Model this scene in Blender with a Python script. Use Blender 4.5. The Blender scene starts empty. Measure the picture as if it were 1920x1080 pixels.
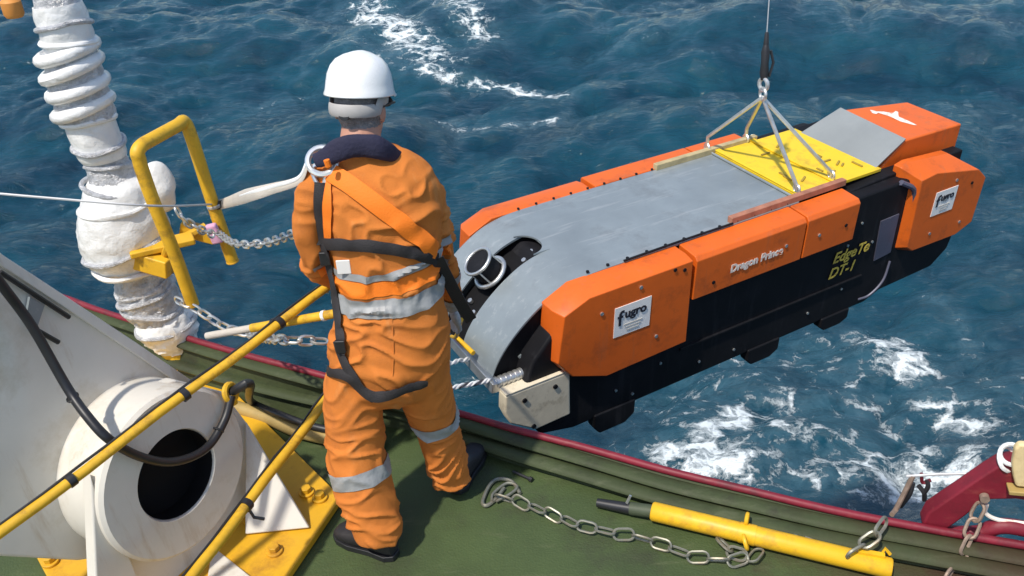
import bpy, bmesh, math, random
import numpy as np
from mathutils import Vector, Matrix, noise
from mathutils.bvhtree import BVHTree
random.seed(7); rng = np.random.default_rng(11)
S = bpy.context.scene
COL = S.collection
R = math.radians
V = Vector

# ------------------------------------------------------------------ camera
FPX = 1663.0; PITCH = R(31); ROLL = R(2.5); CAMH = 2.6
cam_d = bpy.data.cameras.new('camera'); cam = bpy.data.objects.new('camera', cam_d); COL.objects.link(cam)
cam_d.sensor_width = 36; cam_d.lens = FPX / 1920 * 36; cam_d.clip_end = 9000; cam_d.clip_start = .05
cam.location = (0, 0, CAMH)
cam.rotation_euler = (Matrix.Rotation(R(90) - PITCH, 3, 'X') @ Matrix.Rotation(-ROLL, 3, 'Z')).to_euler()
S.camera = cam
# ------------------------------------------------------------------ world, sun, exposure
SUN_DIR = V((-.55, -.64, 1.42)).normalized()         # towards the sun: behind and left of the photographer
w = bpy.data.worlds.new('World'); S.world = w; w.use_nodes = True
nt = w.node_tree; nt.nodes.clear()
sky = nt.nodes.new('ShaderNodeTexSky'); sky.sky_type = 'NISHITA'; sky.sun_disc = False
sky.sun_elevation = math.asin(SUN_DIR.z); sky.sun_rotation = math.atan2(SUN_DIR.x, SUN_DIR.y)
bg = nt.nodes.new('ShaderNodeBackground'); bg.inputs[1].default_value = .15
wo = nt.nodes.new('ShaderNodeOutputWorld')
nt.links.new(sky.outputs[0], bg.inputs[0]); nt.links.new(bg.outputs[0], wo.inputs[0])
sun_d = bpy.data.lights.new('sun', 'SUN'); sun_d.energy = 3.6; sun_d.angle = R(2); sun_d.color = (1, .94, .85)
sun = bpy.data.objects.new('sun', sun_d); COL.objects.link(sun); sun.location = SUN_DIR * 40
sun.rotation_euler = SUN_DIR.to_track_quat('Z', 'Y').to_euler()
S.view_settings.view_transform = 'Standard'; S.view_settings.look = 'None'
S.view_settings.exposure = 0.22; S.view_settings.gamma = 1; S.view_settings.use_curve_mapping = False
S.render.engine = 'CYCLES'; S.render.resolution_x = 1024; S.render.resolution_y = 576

# ------------------------------------------------------------------ pixel -> direction helpers
C0 = V((0, 0, CAMH))
_f = V((0, math.cos(PITCH), -math.sin(PITCH))); _r = V((1, 0, 0)); _u = _r.cross(_f)
RT = _r * math.cos(ROLL) - _u * math.sin(ROLL); UP = _u * math.cos(ROLL) + _r * math.sin(ROLL); FW = _f
def ray(x, y): return FW + RT * ((x - 960) / FPX) - UP * ((y - 540) / FPX)
def gz(x, y, z=0.): d = ray(x, y); return C0 + d * ((z - CAMH) / d.z)
def gy(x, y, Y): d = ray(x, y); return C0 + d * (Y / d.y)
def gd(x, y, dep): return C0 + ray(x, y) * dep
def dep(p): return (V(p) - C0).dot(FW)
def plane_px(x, y, o, n): d = ray(x, y); return C0 + d * ((o - C0).dot(n) / d.dot(n))

# ------------------------------------------------------------------ materials
MATS = {}
def mat(name, col, rough=.5, metal=0., var=.12, vscale=6., bump=.0, bscale=60., dirt=None, dirt_amt=.0, dscale=3., spec=.5, coat=0., streak=None, streak_amt=.4, sscale=(14, 14, 1.2), crinkle=0., cscale=9.):
    if name in MATS: return MATS[name]
    m = bpy.data.materials.new(name); m.use_nodes = True; n = m.node_tree; L = n.links
    b = n.nodes['Principled BSDF']; b.inputs['Roughness'].default_value = rough; b.inputs['Metallic'].default_value = metal
    b.inputs['Specular IOR Level'].default_value = spec
    if coat: b.inputs['Coat Weight'].default_value = coat
    tc = n.nodes.new('ShaderNodeTexCoord')
    nz = n.nodes.new('ShaderNodeTexNoise'); nz.inputs['Scale'].default_value = vscale; nz.inputs['Detail'].default_value = 6; nz.inputs['Roughness'].default_value = .65
    L.new(tc.outputs['Object'], nz.inputs['Vector'])
    rmp = n.nodes.new('ShaderNodeValToRGB'); c = V(col[:3])
    rmp.color_ramp.elements[0].position = .28; rmp.color_ramp.elements[1].position = .72
    rmp.color_ramp.elements[0].color = (*(c * (1 - var)), 1); rmp.color_ramp.elements[1].color = (*(V([min(1, k * (1 + var)) for k in c])), 1)
    L.new(nz.outputs['Fac'], rmp.inputs['Fac'])
    out = rmp.outputs[0]
    if dirt:
        nd = n.nodes.new('ShaderNodeTexNoise'); nd.inputs['Scale'].default_value = dscale; nd.inputs['Detail'].default_value = 9; nd.inputs['Roughness'].default_value = .72
        L.new(tc.outputs['Object'], nd.inputs['Vector'])
        r2 = n.nodes.new('ShaderNodeValToRGB'); r2.color_ramp.elements[0].position = .52; r2.color_ramp.elements[1].position = .70
        r2.color_ramp.elements[0].color = (0, 0, 0, 1); r2.color_ramp.elements[1].color = (dirt_amt,) * 3 + (1,)
        L.new(nd.outputs['Fac'], r2.inputs['Fac'])
        mx = n.nodes.new('ShaderNodeMixRGB'); L.new(r2.outputs[0], mx.inputs[0]); L.new(out, mx.inputs[1]); mx.inputs[2].default_value = (*dirt, 1); out = mx.outputs[0]
    if streak:
        mpg = n.nodes.new('ShaderNodeMapping'); mpg.inputs['Scale'].default_value = sscale; mpg.inputs['Rotation'].default_value = (0, 0, .3); L.new(tc.outputs['Object'], mpg.inputs['Vector'])
        ns = n.nodes.new('ShaderNodeTexNoise'); ns.inputs['Scale'].default_value = 1.; ns.inputs['Detail'].default_value = 7; ns.inputs['Roughness'].default_value = .7; L.new(mpg.outputs[0], ns.inputs['Vector'])
        r3 = n.nodes.new('ShaderNodeValToRGB'); r3.color_ramp.elements[0].position = .56; r3.color_ramp.elements[1].position = .68; r3.color_ramp.elements[0].color = (0, 0, 0, 1); r3.color_ramp.elements[1].color = (streak_amt,) * 3 + (1,)
        L.new(ns.outputs['Fac'], r3.inputs['Fac'])
        m3 = n.nodes.new('ShaderNodeMixRGB'); L.new(r3.outputs[0], m3.inputs[0]); L.new(out, m3.inputs[1]); m3.inputs[2].default_value = (*streak, 1); out = m3.outputs[0]
    L.new(out, b.inputs['Base Color'])
    rr = n.nodes.new('ShaderNodeMapRange'); rr.inputs[3].default_value = max(.03, rough - .10); rr.inputs[4].default_value = min(1, rough + .12)
    L.new(nz.outputs['Fac'], rr.inputs[0]); L.new(rr.outputs[0], b.inputs['Roughness'])
    if bump:
        nb = n.nodes.new('ShaderNodeTexNoise'); nb.inputs['Scale'].default_value = bscale; nb.inputs['Detail'].default_value = 4
        L.new(tc.outputs['Object'], nb.inputs['Vector'])
        bp = n.nodes.new('ShaderNodeBump'); bp.inputs['Strength'].default_value = bump; bp.inputs['Distance'].default_value = .01
        L.new(nb.outputs['Fac'], bp.inputs['Height']); L.new(bp.outputs[0], b.inputs['Normal'])
    if crinkle:
        vz = n.nodes.new('ShaderNodeTexVoronoi'); vz.feature = 'DISTANCE_TO_EDGE'; vz.inputs['Scale'].default_value = cscale
        dz = n.nodes.new('ShaderNodeVectorMath'); dz.operation = 'MULTIPLY_ADD'; L.new(nz.outputs['Color'], dz.inputs[0]); dz.inputs[1].default_value = (.12, .12, .12); L.new(tc.outputs['Object'], dz.inputs[2]); L.new(dz.outputs[0], vz.inputs['Vector'])
        b4 = n.nodes.new('ShaderNodeBump'); b4.inputs['Strength'].default_value = crinkle; b4.inputs['Distance'].default_value = .08; L.new(vz.outputs['Distance'], b4.inputs['Height'])
        if bump: L.new(bp.outputs[0], b4.inputs['Normal'])
        L.new(b4.outputs[0], b.inputs['Normal'])
    MATS[name] = m; return m

M_orange_paint = mat('orange_gelcoat', (.70, .125, .010), .45, var=.09, vscale=3, bump=.08, bscale=25, dirt=(.24, .055, .015), dirt_amt=.55, dscale=5, streak=(.42, .13, .05), streak_amt=.45)
M_grey_alu = mat('grey_brushed_plate', (.275, .315, .33), .40, .3, var=.14, vscale=2.5, bump=.04, bscale=20, dirt=(.17, .18, .18), dirt_amt=.6, dscale=2.6, streak=(.52, .53, .53), streak_amt=.35, sscale=(2, 22, 22))
M_black = mat('black_polymer', (.006, .006, .008), .65, var=.3, bump=.04, dirt=(.016, .016, .020), dirt_amt=.5, spec=.25, streak=(.04, .04, .045), streak_amt=.3)
M_slot = mat('slot_black', (.006, .006, .007), .75, var=.3, spec=.2)
M_yellow = mat('yellow_paint', (.76, .43, .012), .45, var=.10, vscale=8, bump=.06, bscale=40, dirt=(.30, .13, .03), dirt_amt=.6, dscale=7)
M_yellow_worn = mat('worn_yellow_paint', (.70, .40, .02), .5, var=.14, vscale=10, bump=.10, bscale=45, dirt=(.17, .09, .03), dirt_amt=.8, dscale=9)
M_yellow_plate = mat('yellow_plate', (.80, .55, .02), .5, var=.08, dirt=(.42, .25, .04), dirt_amt=.8, dscale=6, bump=.05)
M_yellow_base = mat('yellow_base_paint', (.68, .37, .015), .5, var=.16, vscale=5, bump=.10, bscale=20, dirt=(.33, .14, .02), dirt_amt=.75, dscale=5)
M_white_paint = mat('cream_white_paint', (.70, .66, .58), .48, var=.07, vscale=3, bump=.08, bscale=18, dirt=(.47, .39, .26), dirt_amt=.6, dscale=2.8, streak=(.40, .27, .13), streak_amt=.40, sscale=(9, 9, .9))
M_white_block = mat('chipped_white_block', (.72, .64, .48), .6, var=.08, bump=.1, bscale=30, dirt=(.30, .24, .15), dirt_amt=.7, dscale=9)
M_cream = mat('cream_timber', (.75, .58, .30), .6, var=.12, vscale=12, bump=.1, dirt=(.4, .25, .1), dirt_amt=.6, dscale=8)
M_wrap = mat('white_plastic_wrap', (.80, .79, .76), .22, var=.06, vscale=9, bump=.3, bscale=26, dirt=(.55, .53, .49), dirt_amt=.6, dscale=7, crinkle=.20, cscale=7)
M_foil = mat('silver_tape_wrap', (.60, .60, .61), .32, .35, var=.3, vscale=30, bump=.7, bscale=45, dirt=(.30, .29, .28), dirt_amt=.7, dscale=20, crinkle=.5, cscale=26)
M_steel = mat('galvanised_steel', (.62, .62, .60), .35, .8, var=.18, vscale=20, bump=.1)
M_chain = mat('chain_steel', (.27, .265, .21), .45, .6, var=.25, vscale=30, dirt=(.25, .15, .08), dirt_amt=.6, dscale=12)
M_rustchain = mat('rusty_chain', (.33, .24, .18), .6, .4, var=.3, vscale=30)
M_rubber = mat('black_rubber', (.018, .018, .020), .42, var=.3, vscale=12)
M_deck = mat('green_deck_paint', (.050, .076, .022), .66, var=.22, vscale=2.8, bump=.30, bscale=110, dirt=(.034, .036, .018), dirt_amt=.8, dscale=2.4, streak=(.105, .12, .055), streak_amt=.5, sscale=(3, 16, 3))
M_gunwale = mat('green_gunwale_paint', (.046, .060, .024), .66, var=.25, vscale=6, bump=.25, bscale=45, dirt=(.030, .030, .018), dirt_amt=.85, dscale=4, streak=(.10, .11, .06), streak_amt=.5, sscale=(5, 18, 18), spec=.3)
M_red = mat('red_rim_paint', (.19, .009, .022), .55, var=.22, vscale=8, bump=.2, bscale=30, dirt=(.06, .012, .015), dirt_amt=.7, dscale=6, streak=(.30, .06, .05), streak_amt=.5, sscale=(4, 20, 20))
M_hull = mat('hull_paint', (.05, .02, .02), .5, var=.2)
M_tan = mat('tan_hose', (.36, .25, .08), .6, var=.2, vscale=6, bump=.1)
M_suit = mat('orange_cotton', (.60, .188, .036), .88, var=.13, vscale=4, bump=.22, bscale=240, dirt=(.30, .10, .035), dirt_amt=.45, dscale=5, spec=.2, streak=(.66, .31, .11), streak_amt=.35, sscale=(10, 10, 5))
M_refl = mat('reflective_tape', (.30, .305, .30), .5, .0, var=.14, vscale=14, bump=.35, bscale=40, spec=.6)
M_hivis = mat('bright_orange_webbing', (.88, .20, .008), .7, var=.06, bump=.2, bscale=200)
M_web_black = mat('black_webbing', (.024, .021, .022), .75, var=.2, bump=.3, bscale=220)
M_navy = mat('navy_fabric', (.018, .018, .045), .85, var=.2, bump=.3, bscale=90)
M_skin = mat('skin', (.50, .25, .17), .55, var=.10, vscale=14, bump=.05)
M_hair = mat('grey_hair', (.22, .20, .19), .8, var=.35, vscale=60, bump=.6, bscale=180)
M_helmet = mat('white_helmet_shell', (.88, .88, .86), .28, var=.02, coat=.3)
M_band = mat('helmet_band', (.42, .40, .38), .6, var=.15)
M_boot = mat('dark_leather', (.022, .020, .022), .55, var=.25, bump=.15, bscale=60)
M_glove = mat('grey_glove', (.36, .36, .37), .8, var=.2, bump=.4, bscale=90)
M_white_rope = mat('white_rope', (.78, .78, .76), .8, var=.1, bump=.3, bscale=120)
M_dark_rope = mat('dark_fleck', (.05, .05, .06), .8)
M_lanyard = mat('beige_webbing', (.52, .47, .40), .8, var=.12, bump=.3, bscale=150)
M_sign = mat('white_sign', (.86, .83, .78), .5, var=.03)
M_ink = mat('black_ink', (.02, .02, .03), .6)
M_inkgrey = mat('grey_ink', (.55, .52, .46), .6)
M_whitepaint = mat('white_lettering', (.84, .76, .66), .55, var=.05, dirt=(.62, .14, .03), dirt_amt=.9, dscale=26)
M_yelpaint = mat('yellow_lettering', (.66, .48, .07), .6, var=.2, vscale=20, dirt=(.02, .02, .02), dirt_amt=.95, dscale=22)
M_pink = mat('pink_tape', (.62, .34, .50), .7, var=.15, bump=.3)
M_greyblue = mat('grey_panel', (.10, .10, .14), .45, .2, var=.15)
M_greenrod = mat('green_rod', (.06, .075, .04), .6, var=.2)
M_wire = mat('wire', (.55, .55, .55), .5, .4)

# ------------------------------------------------------------------ mesh helpers
class MB:
    def __init__(s): s.v = []; s.f = []
    def add(s, vs, fs):
        o = len(s.v); s.v += [V(p) for p in vs]; s.f += [tuple(i + o for i in q) for q in fs]; return s
    def box(s, c, sx, sy, sz, M=None):
        vs = [V((x * sx / 2, y * sy / 2, z * sz / 2)) for x in (-1, 1) for y in (-1, 1) for z in (-1, 1)]
        if M: vs = [M @ q for q in vs]
        return s.add([V(c) + q for q in vs], [(0, 1, 3, 2), (4, 6, 7, 5), (0, 4, 5, 1), (2, 3, 7, 6), (0, 2, 6, 4), (1, 5, 7, 3)])
    def prism(s, pts, off):
        n = len(pts); off = V(off); a = [V(p) for p in pts]
        return s.add(a + [p + off for p in a], [tuple(range(n - 1, -1, -1)), tuple(range(n, 2 * n))] + [(i, (i + 1) % n, n + (i + 1) % n, n + i) for i in range(n)])
    def tube(s, pts, r, n=10, closed=False, caps=True, flat=1., ref=None):
        pts = [V(p) for p in pts]; m = len(pts); rs = r if hasattr(r, '__len__') else [r] * m
        vs = []; prev = None
        for i, p in enumerate(pts):
            t = (pts[(i + 1) % m] - pts[i - 1]) if closed else (pts[min(i + 1, m - 1)] - pts[max(i - 1, 0)])
            t.normalize()
            if ref is not None: a = V(ref)
            elif prev is None: a = V((0, 0, 1)) if abs(t.z) < .9 else V((1, 0, 0))
            else: a = prev
            a = (a - t * a.dot(t)).normalized(); prev = a; b = t.cross(a)
            for k in range(n):
                th = 2 * math.pi * k / n
                vs.append(p + a * (rs[i] * math.cos(th)) + b * (rs[i] * flat * math.sin(th)))
        fs = []
        for i in range(m if closed else m - 1):
            j = (i + 1) % m
            for k in range(n): fs.append((i * n + k, i * n + (k + 1) % n, j * n + (k + 1) % n, j * n + k))
        if not closed and caps: fs += [tuple(range(n - 1, -1, -1)), tuple((m - 1) * n + k for k in range(n))]
        return s.add(vs, fs)
    def loft(s, secs, n=28):           # secs: (centre, side vec, fwd vec, power)
        vs = []; m = len(secs)
        for c, a, b in secs:
            for k in range(n):
                th = 2 * math.pi * k / n; vs.append(V(c) + V(a) * math.cos(th) + V(b) * math.sin(th))
        fs = [(i * n + k, i * n + (k + 1) % n, (i + 1) * n + (k + 1) % n, (i + 1) * n + k) for i in range(m - 1) for k in range(n)]
        fs += [tuple(range(n - 1, -1, -1)), tuple((m - 1) * n + k for k in range(n))]
        return s.add(vs, fs)
    def ell(s, c, ax, ay, az, M=None, n=18, m=12):
        secs = []
        for i in range(m + 1):
            ph = math.pi * (i + .0) / m; z = -math.cos(ph) * az; k = max(math.sin(ph), .02)
            cc = V((0, 0, z)); a = V((ax * k, 0, 0)); b = V((0, ay * k, 0))
            if M: cc, a, b = M @ cc, M @ a, M @ b
            secs.append((V(c) + cc, a, b))
        return s.loft(secs, n)
    def torus(s, c, nrm, Rr, r, n=24, k=8):
        nrm = V(nrm).normalized(); a = nrm.orthogonal().normalized(); b = nrm.cross(a)
        return s.tube([V(c) + a * (Rr * math.cos(2 * math.pi * i / n)) + b * (Rr * math.sin(2 * math.pi * i / n)) for i in range(n)], r, k, closed=True)
    def cyl(s, c, ax, r, h, n=20, r2=None):
        ax = V(ax).normalized(); return s.tube([V(c), V(c) + ax * h], [r, r if r2 is None else r2], n)
    def mesh(s, name):
        me = bpy.data.meshes.new(name); me.from_pydata(s.v, [], s.f); me.validate(); me.update(); return me

def link(o): COL.objects.link(o); return o
def finish(me, m, smooth=True, ang=38):
    if m: me.materials.append(m)
    bm = bmesh.new(); bm.from_mesh(me); bmesh.ops.recalc_face_normals(bm, faces=bm.faces)
    if smooth:
        for f in bm.faces: f.smooth = True
        for e in bm.edges:
            if len(e.link_faces) == 2 and e.calc_face_angle(0) > R(ang): e.smooth = False
    bm.to_mesh(me); bm.free()
def obj(name, mb, m, parent=None, smooth=True, bevel=0., origin=None, segs=2):
    me = mb.mesh(name) if isinstance(mb, MB) else mb
    finish(me, m, smooth)
    o = link(bpy.data.objects.new(name, me))
    if parent is not None:
        o.parent = parent
        root = parent
        while root.parent is not None: root = root.parent
        if root.get('_world'): me.transform(Matrix.Translation(-root.location))
    elif origin is not None:
        me.transform(Matrix.Translation(-V(origin))); o.location = V(origin)
    if bevel:
        b = o.modifiers.new('bevel', 'BEVEL'); b.width = bevel; b.segments = segs; b.limit_method = 'ANGLE'; b.angle_limit = R(30); b.harden_normals = True
    return o
def tag(o, label, cat, group=None):
    o['label'] = label; o['category'] = cat
    if group: o['group'] = group
    return o
def thing(name, label, cat, loc, group=None):
    o = link(bpy.data.objects.new(name, None)); o.location = loc; o['_world'] = 1; o.empty_display_size = .1
    return tag(o, label, cat, group)
def bez(pts, n=8):                     # Catmull-Rom
    P = [V(p) for p in pts]; P = [P[0] * 2 - P[1]] + P + [P[-1] * 2 - P[-2]]; out = []
    for i in range(1, len(P) - 2):
        for k in range(n):
            t = k / n; a, b, c, d = P[i - 1:i + 3]
            out.append(.5 * ((2 * b) + (c - a) * t + (2 * a - 5 * b + 4 * c - d) * t * t + (3 * b - a - 3 * c + d) * t ** 3))
    return out + [P[-2]]
def sag(a, b, drop, n=16):
    a, b = V(a), V(b); return [a.lerp(b, i / n) - V((0, 0, drop * 4 * (i / n) * (1 - i / n))) for i in range(n + 1)]
def textmesh(s, size, shear=0., extrude=.0015, bold=0.):
    c = bpy.data.curves.new('lettering', 'FONT'); c.body = s; c.size = size; c.shear = shear; c.extrude = extrude; c.offset = bold
    o = link(bpy.data.objects.new('lettering', c)); dg = bpy.context.evaluated_depsgraph_get(); dg.update()
    me = bpy.data.meshes.new_from_object(o.evaluated_get(dg)); bpy.data.objects.remove(o); bpy.data.curves.remove(c)
    return me

# ------------------------------------------------------------------ sea
SEA = -6.3
def ocean_tile(N, Lm, wind, wdir, amp, seed):
    r = np.random.default_rng(seed); k = 2 * np.pi * np.fft.fftfreq(N, Lm / N); kx, ky = np.meshgrid(k, k)
    kk = np.hypot(kx, ky); kk[0, 0] = 1e-6; Lw = wind ** 2 / 9.81
    ph = np.exp(-1 / (kk * Lw) ** 2) / kk ** 4 * (.12 + np.abs((kx * wdir[0] + ky * wdir[1]) / kk) ** 2) * np.exp(-(kk * .05) ** 2)
    ph[0, 0] = 0; h = (r.normal(size=(N, N)) + 1j * r.normal(size=(N, N))) * np.sqrt(ph)
    H = np.fft.ifft2(h).real; sc = amp / H.std()
    DX = np.fft.ifft2(-1j * kx / kk * h).real * sc; DY = np.fft.ifft2(-1j * ky / kk * h).real * sc
    return H * sc, DX, DY
def samp(T, x, y, Lm):
    N = T.shape[0]; u = (x / Lm * N) % N; v = (y / Lm * N) % N; i = np.floor(u).astype(int); j = np.floor(v).astype(int); a = u - i; b = v - j
    i2 = (i + 1) % N; j2 = (j + 1) % N; i %= N; j %= N
    return T[j, i] * (1 - a) * (1 - b) + T[j, i2] * a * (1 - b) + T[j2, i] * (1 - a) * b + T[j2, i2] * a * b
def geo(a, b, s0, g=1.35):
    out = [a]; s = s0; sg = 1 if b > a else -1
    while (b - out[-1]) * sg > 0: out.append(out[-1] + sg * s); s *= g
    return out[1:]
xs = np.array(sorted(geo(-25, -4000, .14)) + list(np.arange(-25, 33.01, .105)) + geo(33, 4000, .14))
ys = np.array(sorted(geo(4., -4000, .12)) + list(np.arange(4., 22, .085)) + list(np.arange(22, 48.01, .13)) + geo(48, 4000, .15))
GX, GY = np.meshgrid(xs, ys)
T1 = ocean_tile(512, 53., 5.6, (.35, -.94), .31, 3); T2 = ocean_tile(512, 17.3, 2.5, (.75, -.66), .085, 5)
dist = np.hypot(GX - 3, GY - 15); fade = np.clip(1.25 - dist / 200, .0, 1.)
fade2 = np.clip(1.2 - dist / 45, 0, 1)
Z = samp(T1[0], GX, GY, 53.) * fade + samp(T2[0], GX, GY, 17.3) * fade2
PX = GX + (samp(T1[1], GX, GY, 53.) * .9 * fade + samp(T2[1], GX, GY, 17.3) * .9 * fade2) * np.minimum(fade, fade2)
PY = GY + (samp(T1[2], GX, GY, 53.) * .9 * fade + samp(T2[2], GX, GY, 17.3) * .9 * fade2) * np.minimum(fade, fade2)
# churned foam where the wash and breaking crests are: (px from, px to, half width in m, strength)
foam = np.zeros_like(GX)
FO = [((695, 35), (770, 85), .75, 1.), ((850, 20), (900, 70), .6, .8), ((800, 125), (930, 135), .35, .9), ((930, 140), (1050, 172), .38, 1.), ((860, 20), (880, 5), .5, .7),
      ((770, 225), (830, 245), .25, .6), ((880, 240), (1040, 225), .28, .65), ((480, 180), (580, 150), .2, .5), ((1080, 90), (1300, 60), .5, .25),
      ((1350, 880), (1440, 800), .36, .92), ((1440, 800), (1500, 770), .3, .9), ((1480, 850), (1640, 900), .5, .62), ((1540, 770), (1640, 790), .45, .55),
      ((1680, 640), (1760, 700), .42, .95), ((1640, 720), (1800, 900), .45, .6), ((1620, 860), (1760, 800), .45, .45), ((1740, 720), (1860, 800), .28, .7), ((1830, 790), (1910, 850), .4, .85), ((1300, 900), (1400, 920), .4, .95),
      ((1680, 930), (1850, 950), .55, 1.), ((1850, 960), (1930, 970), .5, .95), ((1280, 740), (1420, 720), .45, .5), ((1440, 700), (1600, 640), .45, .48), ((1860, 650), (1900, 660), .25, .5),
      ((1840, 600), (1860, 640), .15, .5), ((1780, 540), (1800, 570), .12, .5), ((1300, 830), (1350, 760), .3, .5), ((1500, 930), (1640, 950), .4, .7), ((450, 210), (650, 130), .4, .2),
      ((1300, 790), (1900, 760), 1.3, .40), ((1400, 900), (1900, 890), 1.0, .46), ((1250, 720), (1620, 640), .7, .45), ((690, 20), (800, 110), .8, .8), ((640, 90), (760, 120), .5, .45), ((830, 30), (960, 20), .6, .7), ((760, 215), (860, 240), .3, .75), ((1000, 20), (1900, 60), 2., .12), ((1870, 480), (1900, 420), .6, .15)]
for a, b, wd, st in FO:
    A = gz(*a, SEA); B = gz(*b, SEA); d = B - A; L2 = d.x ** 2 + d.y ** 2
    t = np.clip(((GX - A.x) * d.x + (GY - A.y) * d.y) / L2, 0, 1)
    q = np.hypot(GX - A.x - t * d.x, GY - A.y - t * d.y) / (wd * 1.36)
    foam = np.maximum(foam, st * np.exp(-q * q * .8))
me = bpy.data.meshes.new('sea'); ny, nx = GX.shape
co = np.stack([PX, PY, Z + SEA], -1).reshape(-1, 3).astype(np.float32)
idx = np.arange(ny * nx).reshape(ny, nx)
qd = np.stack([idx[:-1, :-1], idx[:-1, 1:], idx[1:, 1:], idx[1:, :-1]], -1).reshape(-1, 4).astype(np.int32)
me.vertices.add(len(co)); me.vertices.foreach_set('co', co.ravel())
me.loops.add(qd.size); me.loops.foreach_set('vertex_index', qd.ravel())
me.polygons.add(len(qd)); me.polygons.foreach_set('loop_start', np.arange(0, qd.size, 4, dtype=np.int32)); me.polygons.foreach_set('loop_total', np.full(len(qd), 4, dtype=np.int32))
me.polygons.foreach_set('use_smooth', np.ones(len(qd), dtype=bool))
me.update(); me.validate()
at = me.attributes.new('foam', 'FLOAT', 'POINT'); at.data.foreach_set('value', foam.ravel().astype(np.float32))
m = bpy.data.materials.new('sea_water'); m.use_nodes = True; n = m.node_tree; L = n.links; P = n.nodes['Principled BSDF']
def node(t, **k):
    q = n.nodes.new(t)
    for a, b in k.items(): q.inputs[a].default_value = b
    return q
tc = node('ShaderNodeTexCoord')
P.inputs['IOR'].default_value = 1.33; P.inputs['Roughness'].default_value = .12
def mth(op, a, b=None, clamp=False):
    q = n.nodes.new('ShaderNodeMath'); q.operation = op; q.use_clamp = clamp
    for i, x in enumerate((a, b)):
        if x is None: continue
        if isinstance(x, (int, float)): q.inputs[i].default_value = x
        else: L.new(x, q.inputs[i])
    return q.outputs[0]
nA = node('ShaderNodeTexNoise', Scale=.42, Detail=5.); L.new(tc.outputs['Object'], nA.inputs['Vector'])
# lacy foam
nD = node('ShaderNodeTexNoise', Scale=1.25, Detail=6., Roughness=.65); L.new(tc.outputs['Object'], nD.inputs['Vector'])
vm = n.nodes.new('ShaderNodeVectorMath'); vm.operation = 'MULTIPLY_ADD'; L.new(nD.outputs['Color'], vm.inputs[0]); vm.inputs[1].default_value = (.9, .9, .0); L.new(tc.outputs['Object'], vm.inputs[2])
vo = node('ShaderNodeTexVoronoi', Scale=1.6); vo.feature = 'DISTANCE_TO_EDGE'; L.new(vm.outputs[0], vo.inputs['Vector'])
vo2 = node('ShaderNodeTexVoronoi', Scale=4.9); vo2.feature = 'DISTANCE_TO_EDGE'; L.new(vm.outputs[0], vo2.inputs['Vector'])
nF = node('ShaderNodeTexNoise', Scale=2.5, Detail=9., Roughness=.75); L.new(vm.outputs[0], nF.inputs['Vector'])
fa = n.nodes.new('ShaderNodeAttribute'); fa.attribute_name = 'foam'
lace = mth('SUBTRACT', .34, mth('MULTIPLY', vo.outputs['Distance'], 2.1))
lace2 = mth('SUBTRACT', .24, mth('MULTIPLY', vo2.outputs['Distance'], 2.2))
pat = mth('ADD', mth('ADD', mth('MAXIMUM', lace, 0.), mth('MULTIPLY', mth('MAXIMUM', lace2, 0.), .7)), mth('MULTIPLY', mth('SUBTRACT', nF.outputs['Fac'], .5), 2.3))
ff = mth('ADD', pat, mth('SUBTRACT', mth('MULTIPLY', fa.outputs['Fac'], .95), .80))
fm = mth('MULTIPLY', ff, 2.8, True); fm = mth('MULTIPLY', fm, mth('MULTIPLY', fa.outputs['Fac'], 4., True), True)
wc = n.nodes.new('ShaderNodeValToRGB'); wc.color_ramp.elements[0].color = (.0024, .026, .048, 1); wc.color_ramp.elements[1].color = (.007, .062, .092, 1); wc.color_ramp.elements[0].position = .3; wc.color_ramp.elements[1].position = .75
L.new(nA.outputs['Fac'], wc.inputs['Fac'])
# aerated water is paler and greener round the foam
mx0 = n.nodes.new('ShaderNodeMixRGB'); L.new(mth('MULTIPLY', mth('MULTIPLY', fa.outputs['Fac'], 1.3, True), mth('MULTIPLY', mth('SUBTRACT', nF.outputs['Fac'], .36), 1.5, True), True), mx0.inputs[0]); L.new(wc.outputs[0], mx0.inputs[1]); mx0.inputs[2].default_value = (.16, .30, .36, 1)
mx = n.nodes.new('ShaderNodeMixRGB'); L.new(fm, mx.inputs[0]); L.new(mx0.outputs[0], mx.inputs[1]); mx.inputs[2].default_value = (.74, .80, .80, 1)
L.new(mx.outputs[0], P.inputs['Base Color'])
L.new(mth('ADD', mth('MULTIPLY', fm, .6), .07), P.inputs['Roughness'])
mp = n.nodes.new('ShaderNodeMapping'); L.new(tc.outputs['Object'], mp.inputs['Vector']); mp.inputs['Rotation'].default_value = (0, 0, R(20)); mp.inputs['Scale'].default_value = (.55, 1.3, 1)
r1 = node('ShaderNodeTexNoise', Scale=3.1, Detail=8., Roughness=.66, Distortion=.6); L.new(mp.outputs[0], r1.inputs['Vector'])
b1 = n.nodes.new('ShaderNodeBump'); b1.inputs['Strength'].default_value = .8; b1.inputs['Distance'].default_value = .11; L.new(r1.outputs['Fac'], b1.inputs['Height'])
b2 = n.nodes.new('ShaderNodeBump'); b2.inputs['Strength'].default_value = .8; b2.inputs['Distance'].default_value = .03; L.new(fm, b2.inputs['Height']); L.new(b1.outputs[0], b2.inputs['Normal'])
L.new(b2.outputs[0], P.inputs['Normal'])
me.materials.append(m)
sea = link(bpy.data.objects.new('sea', me)); sea['kind'] = 'structure'; sea['label'] = 'deep blue choppy sea with patches of white foam'

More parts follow.
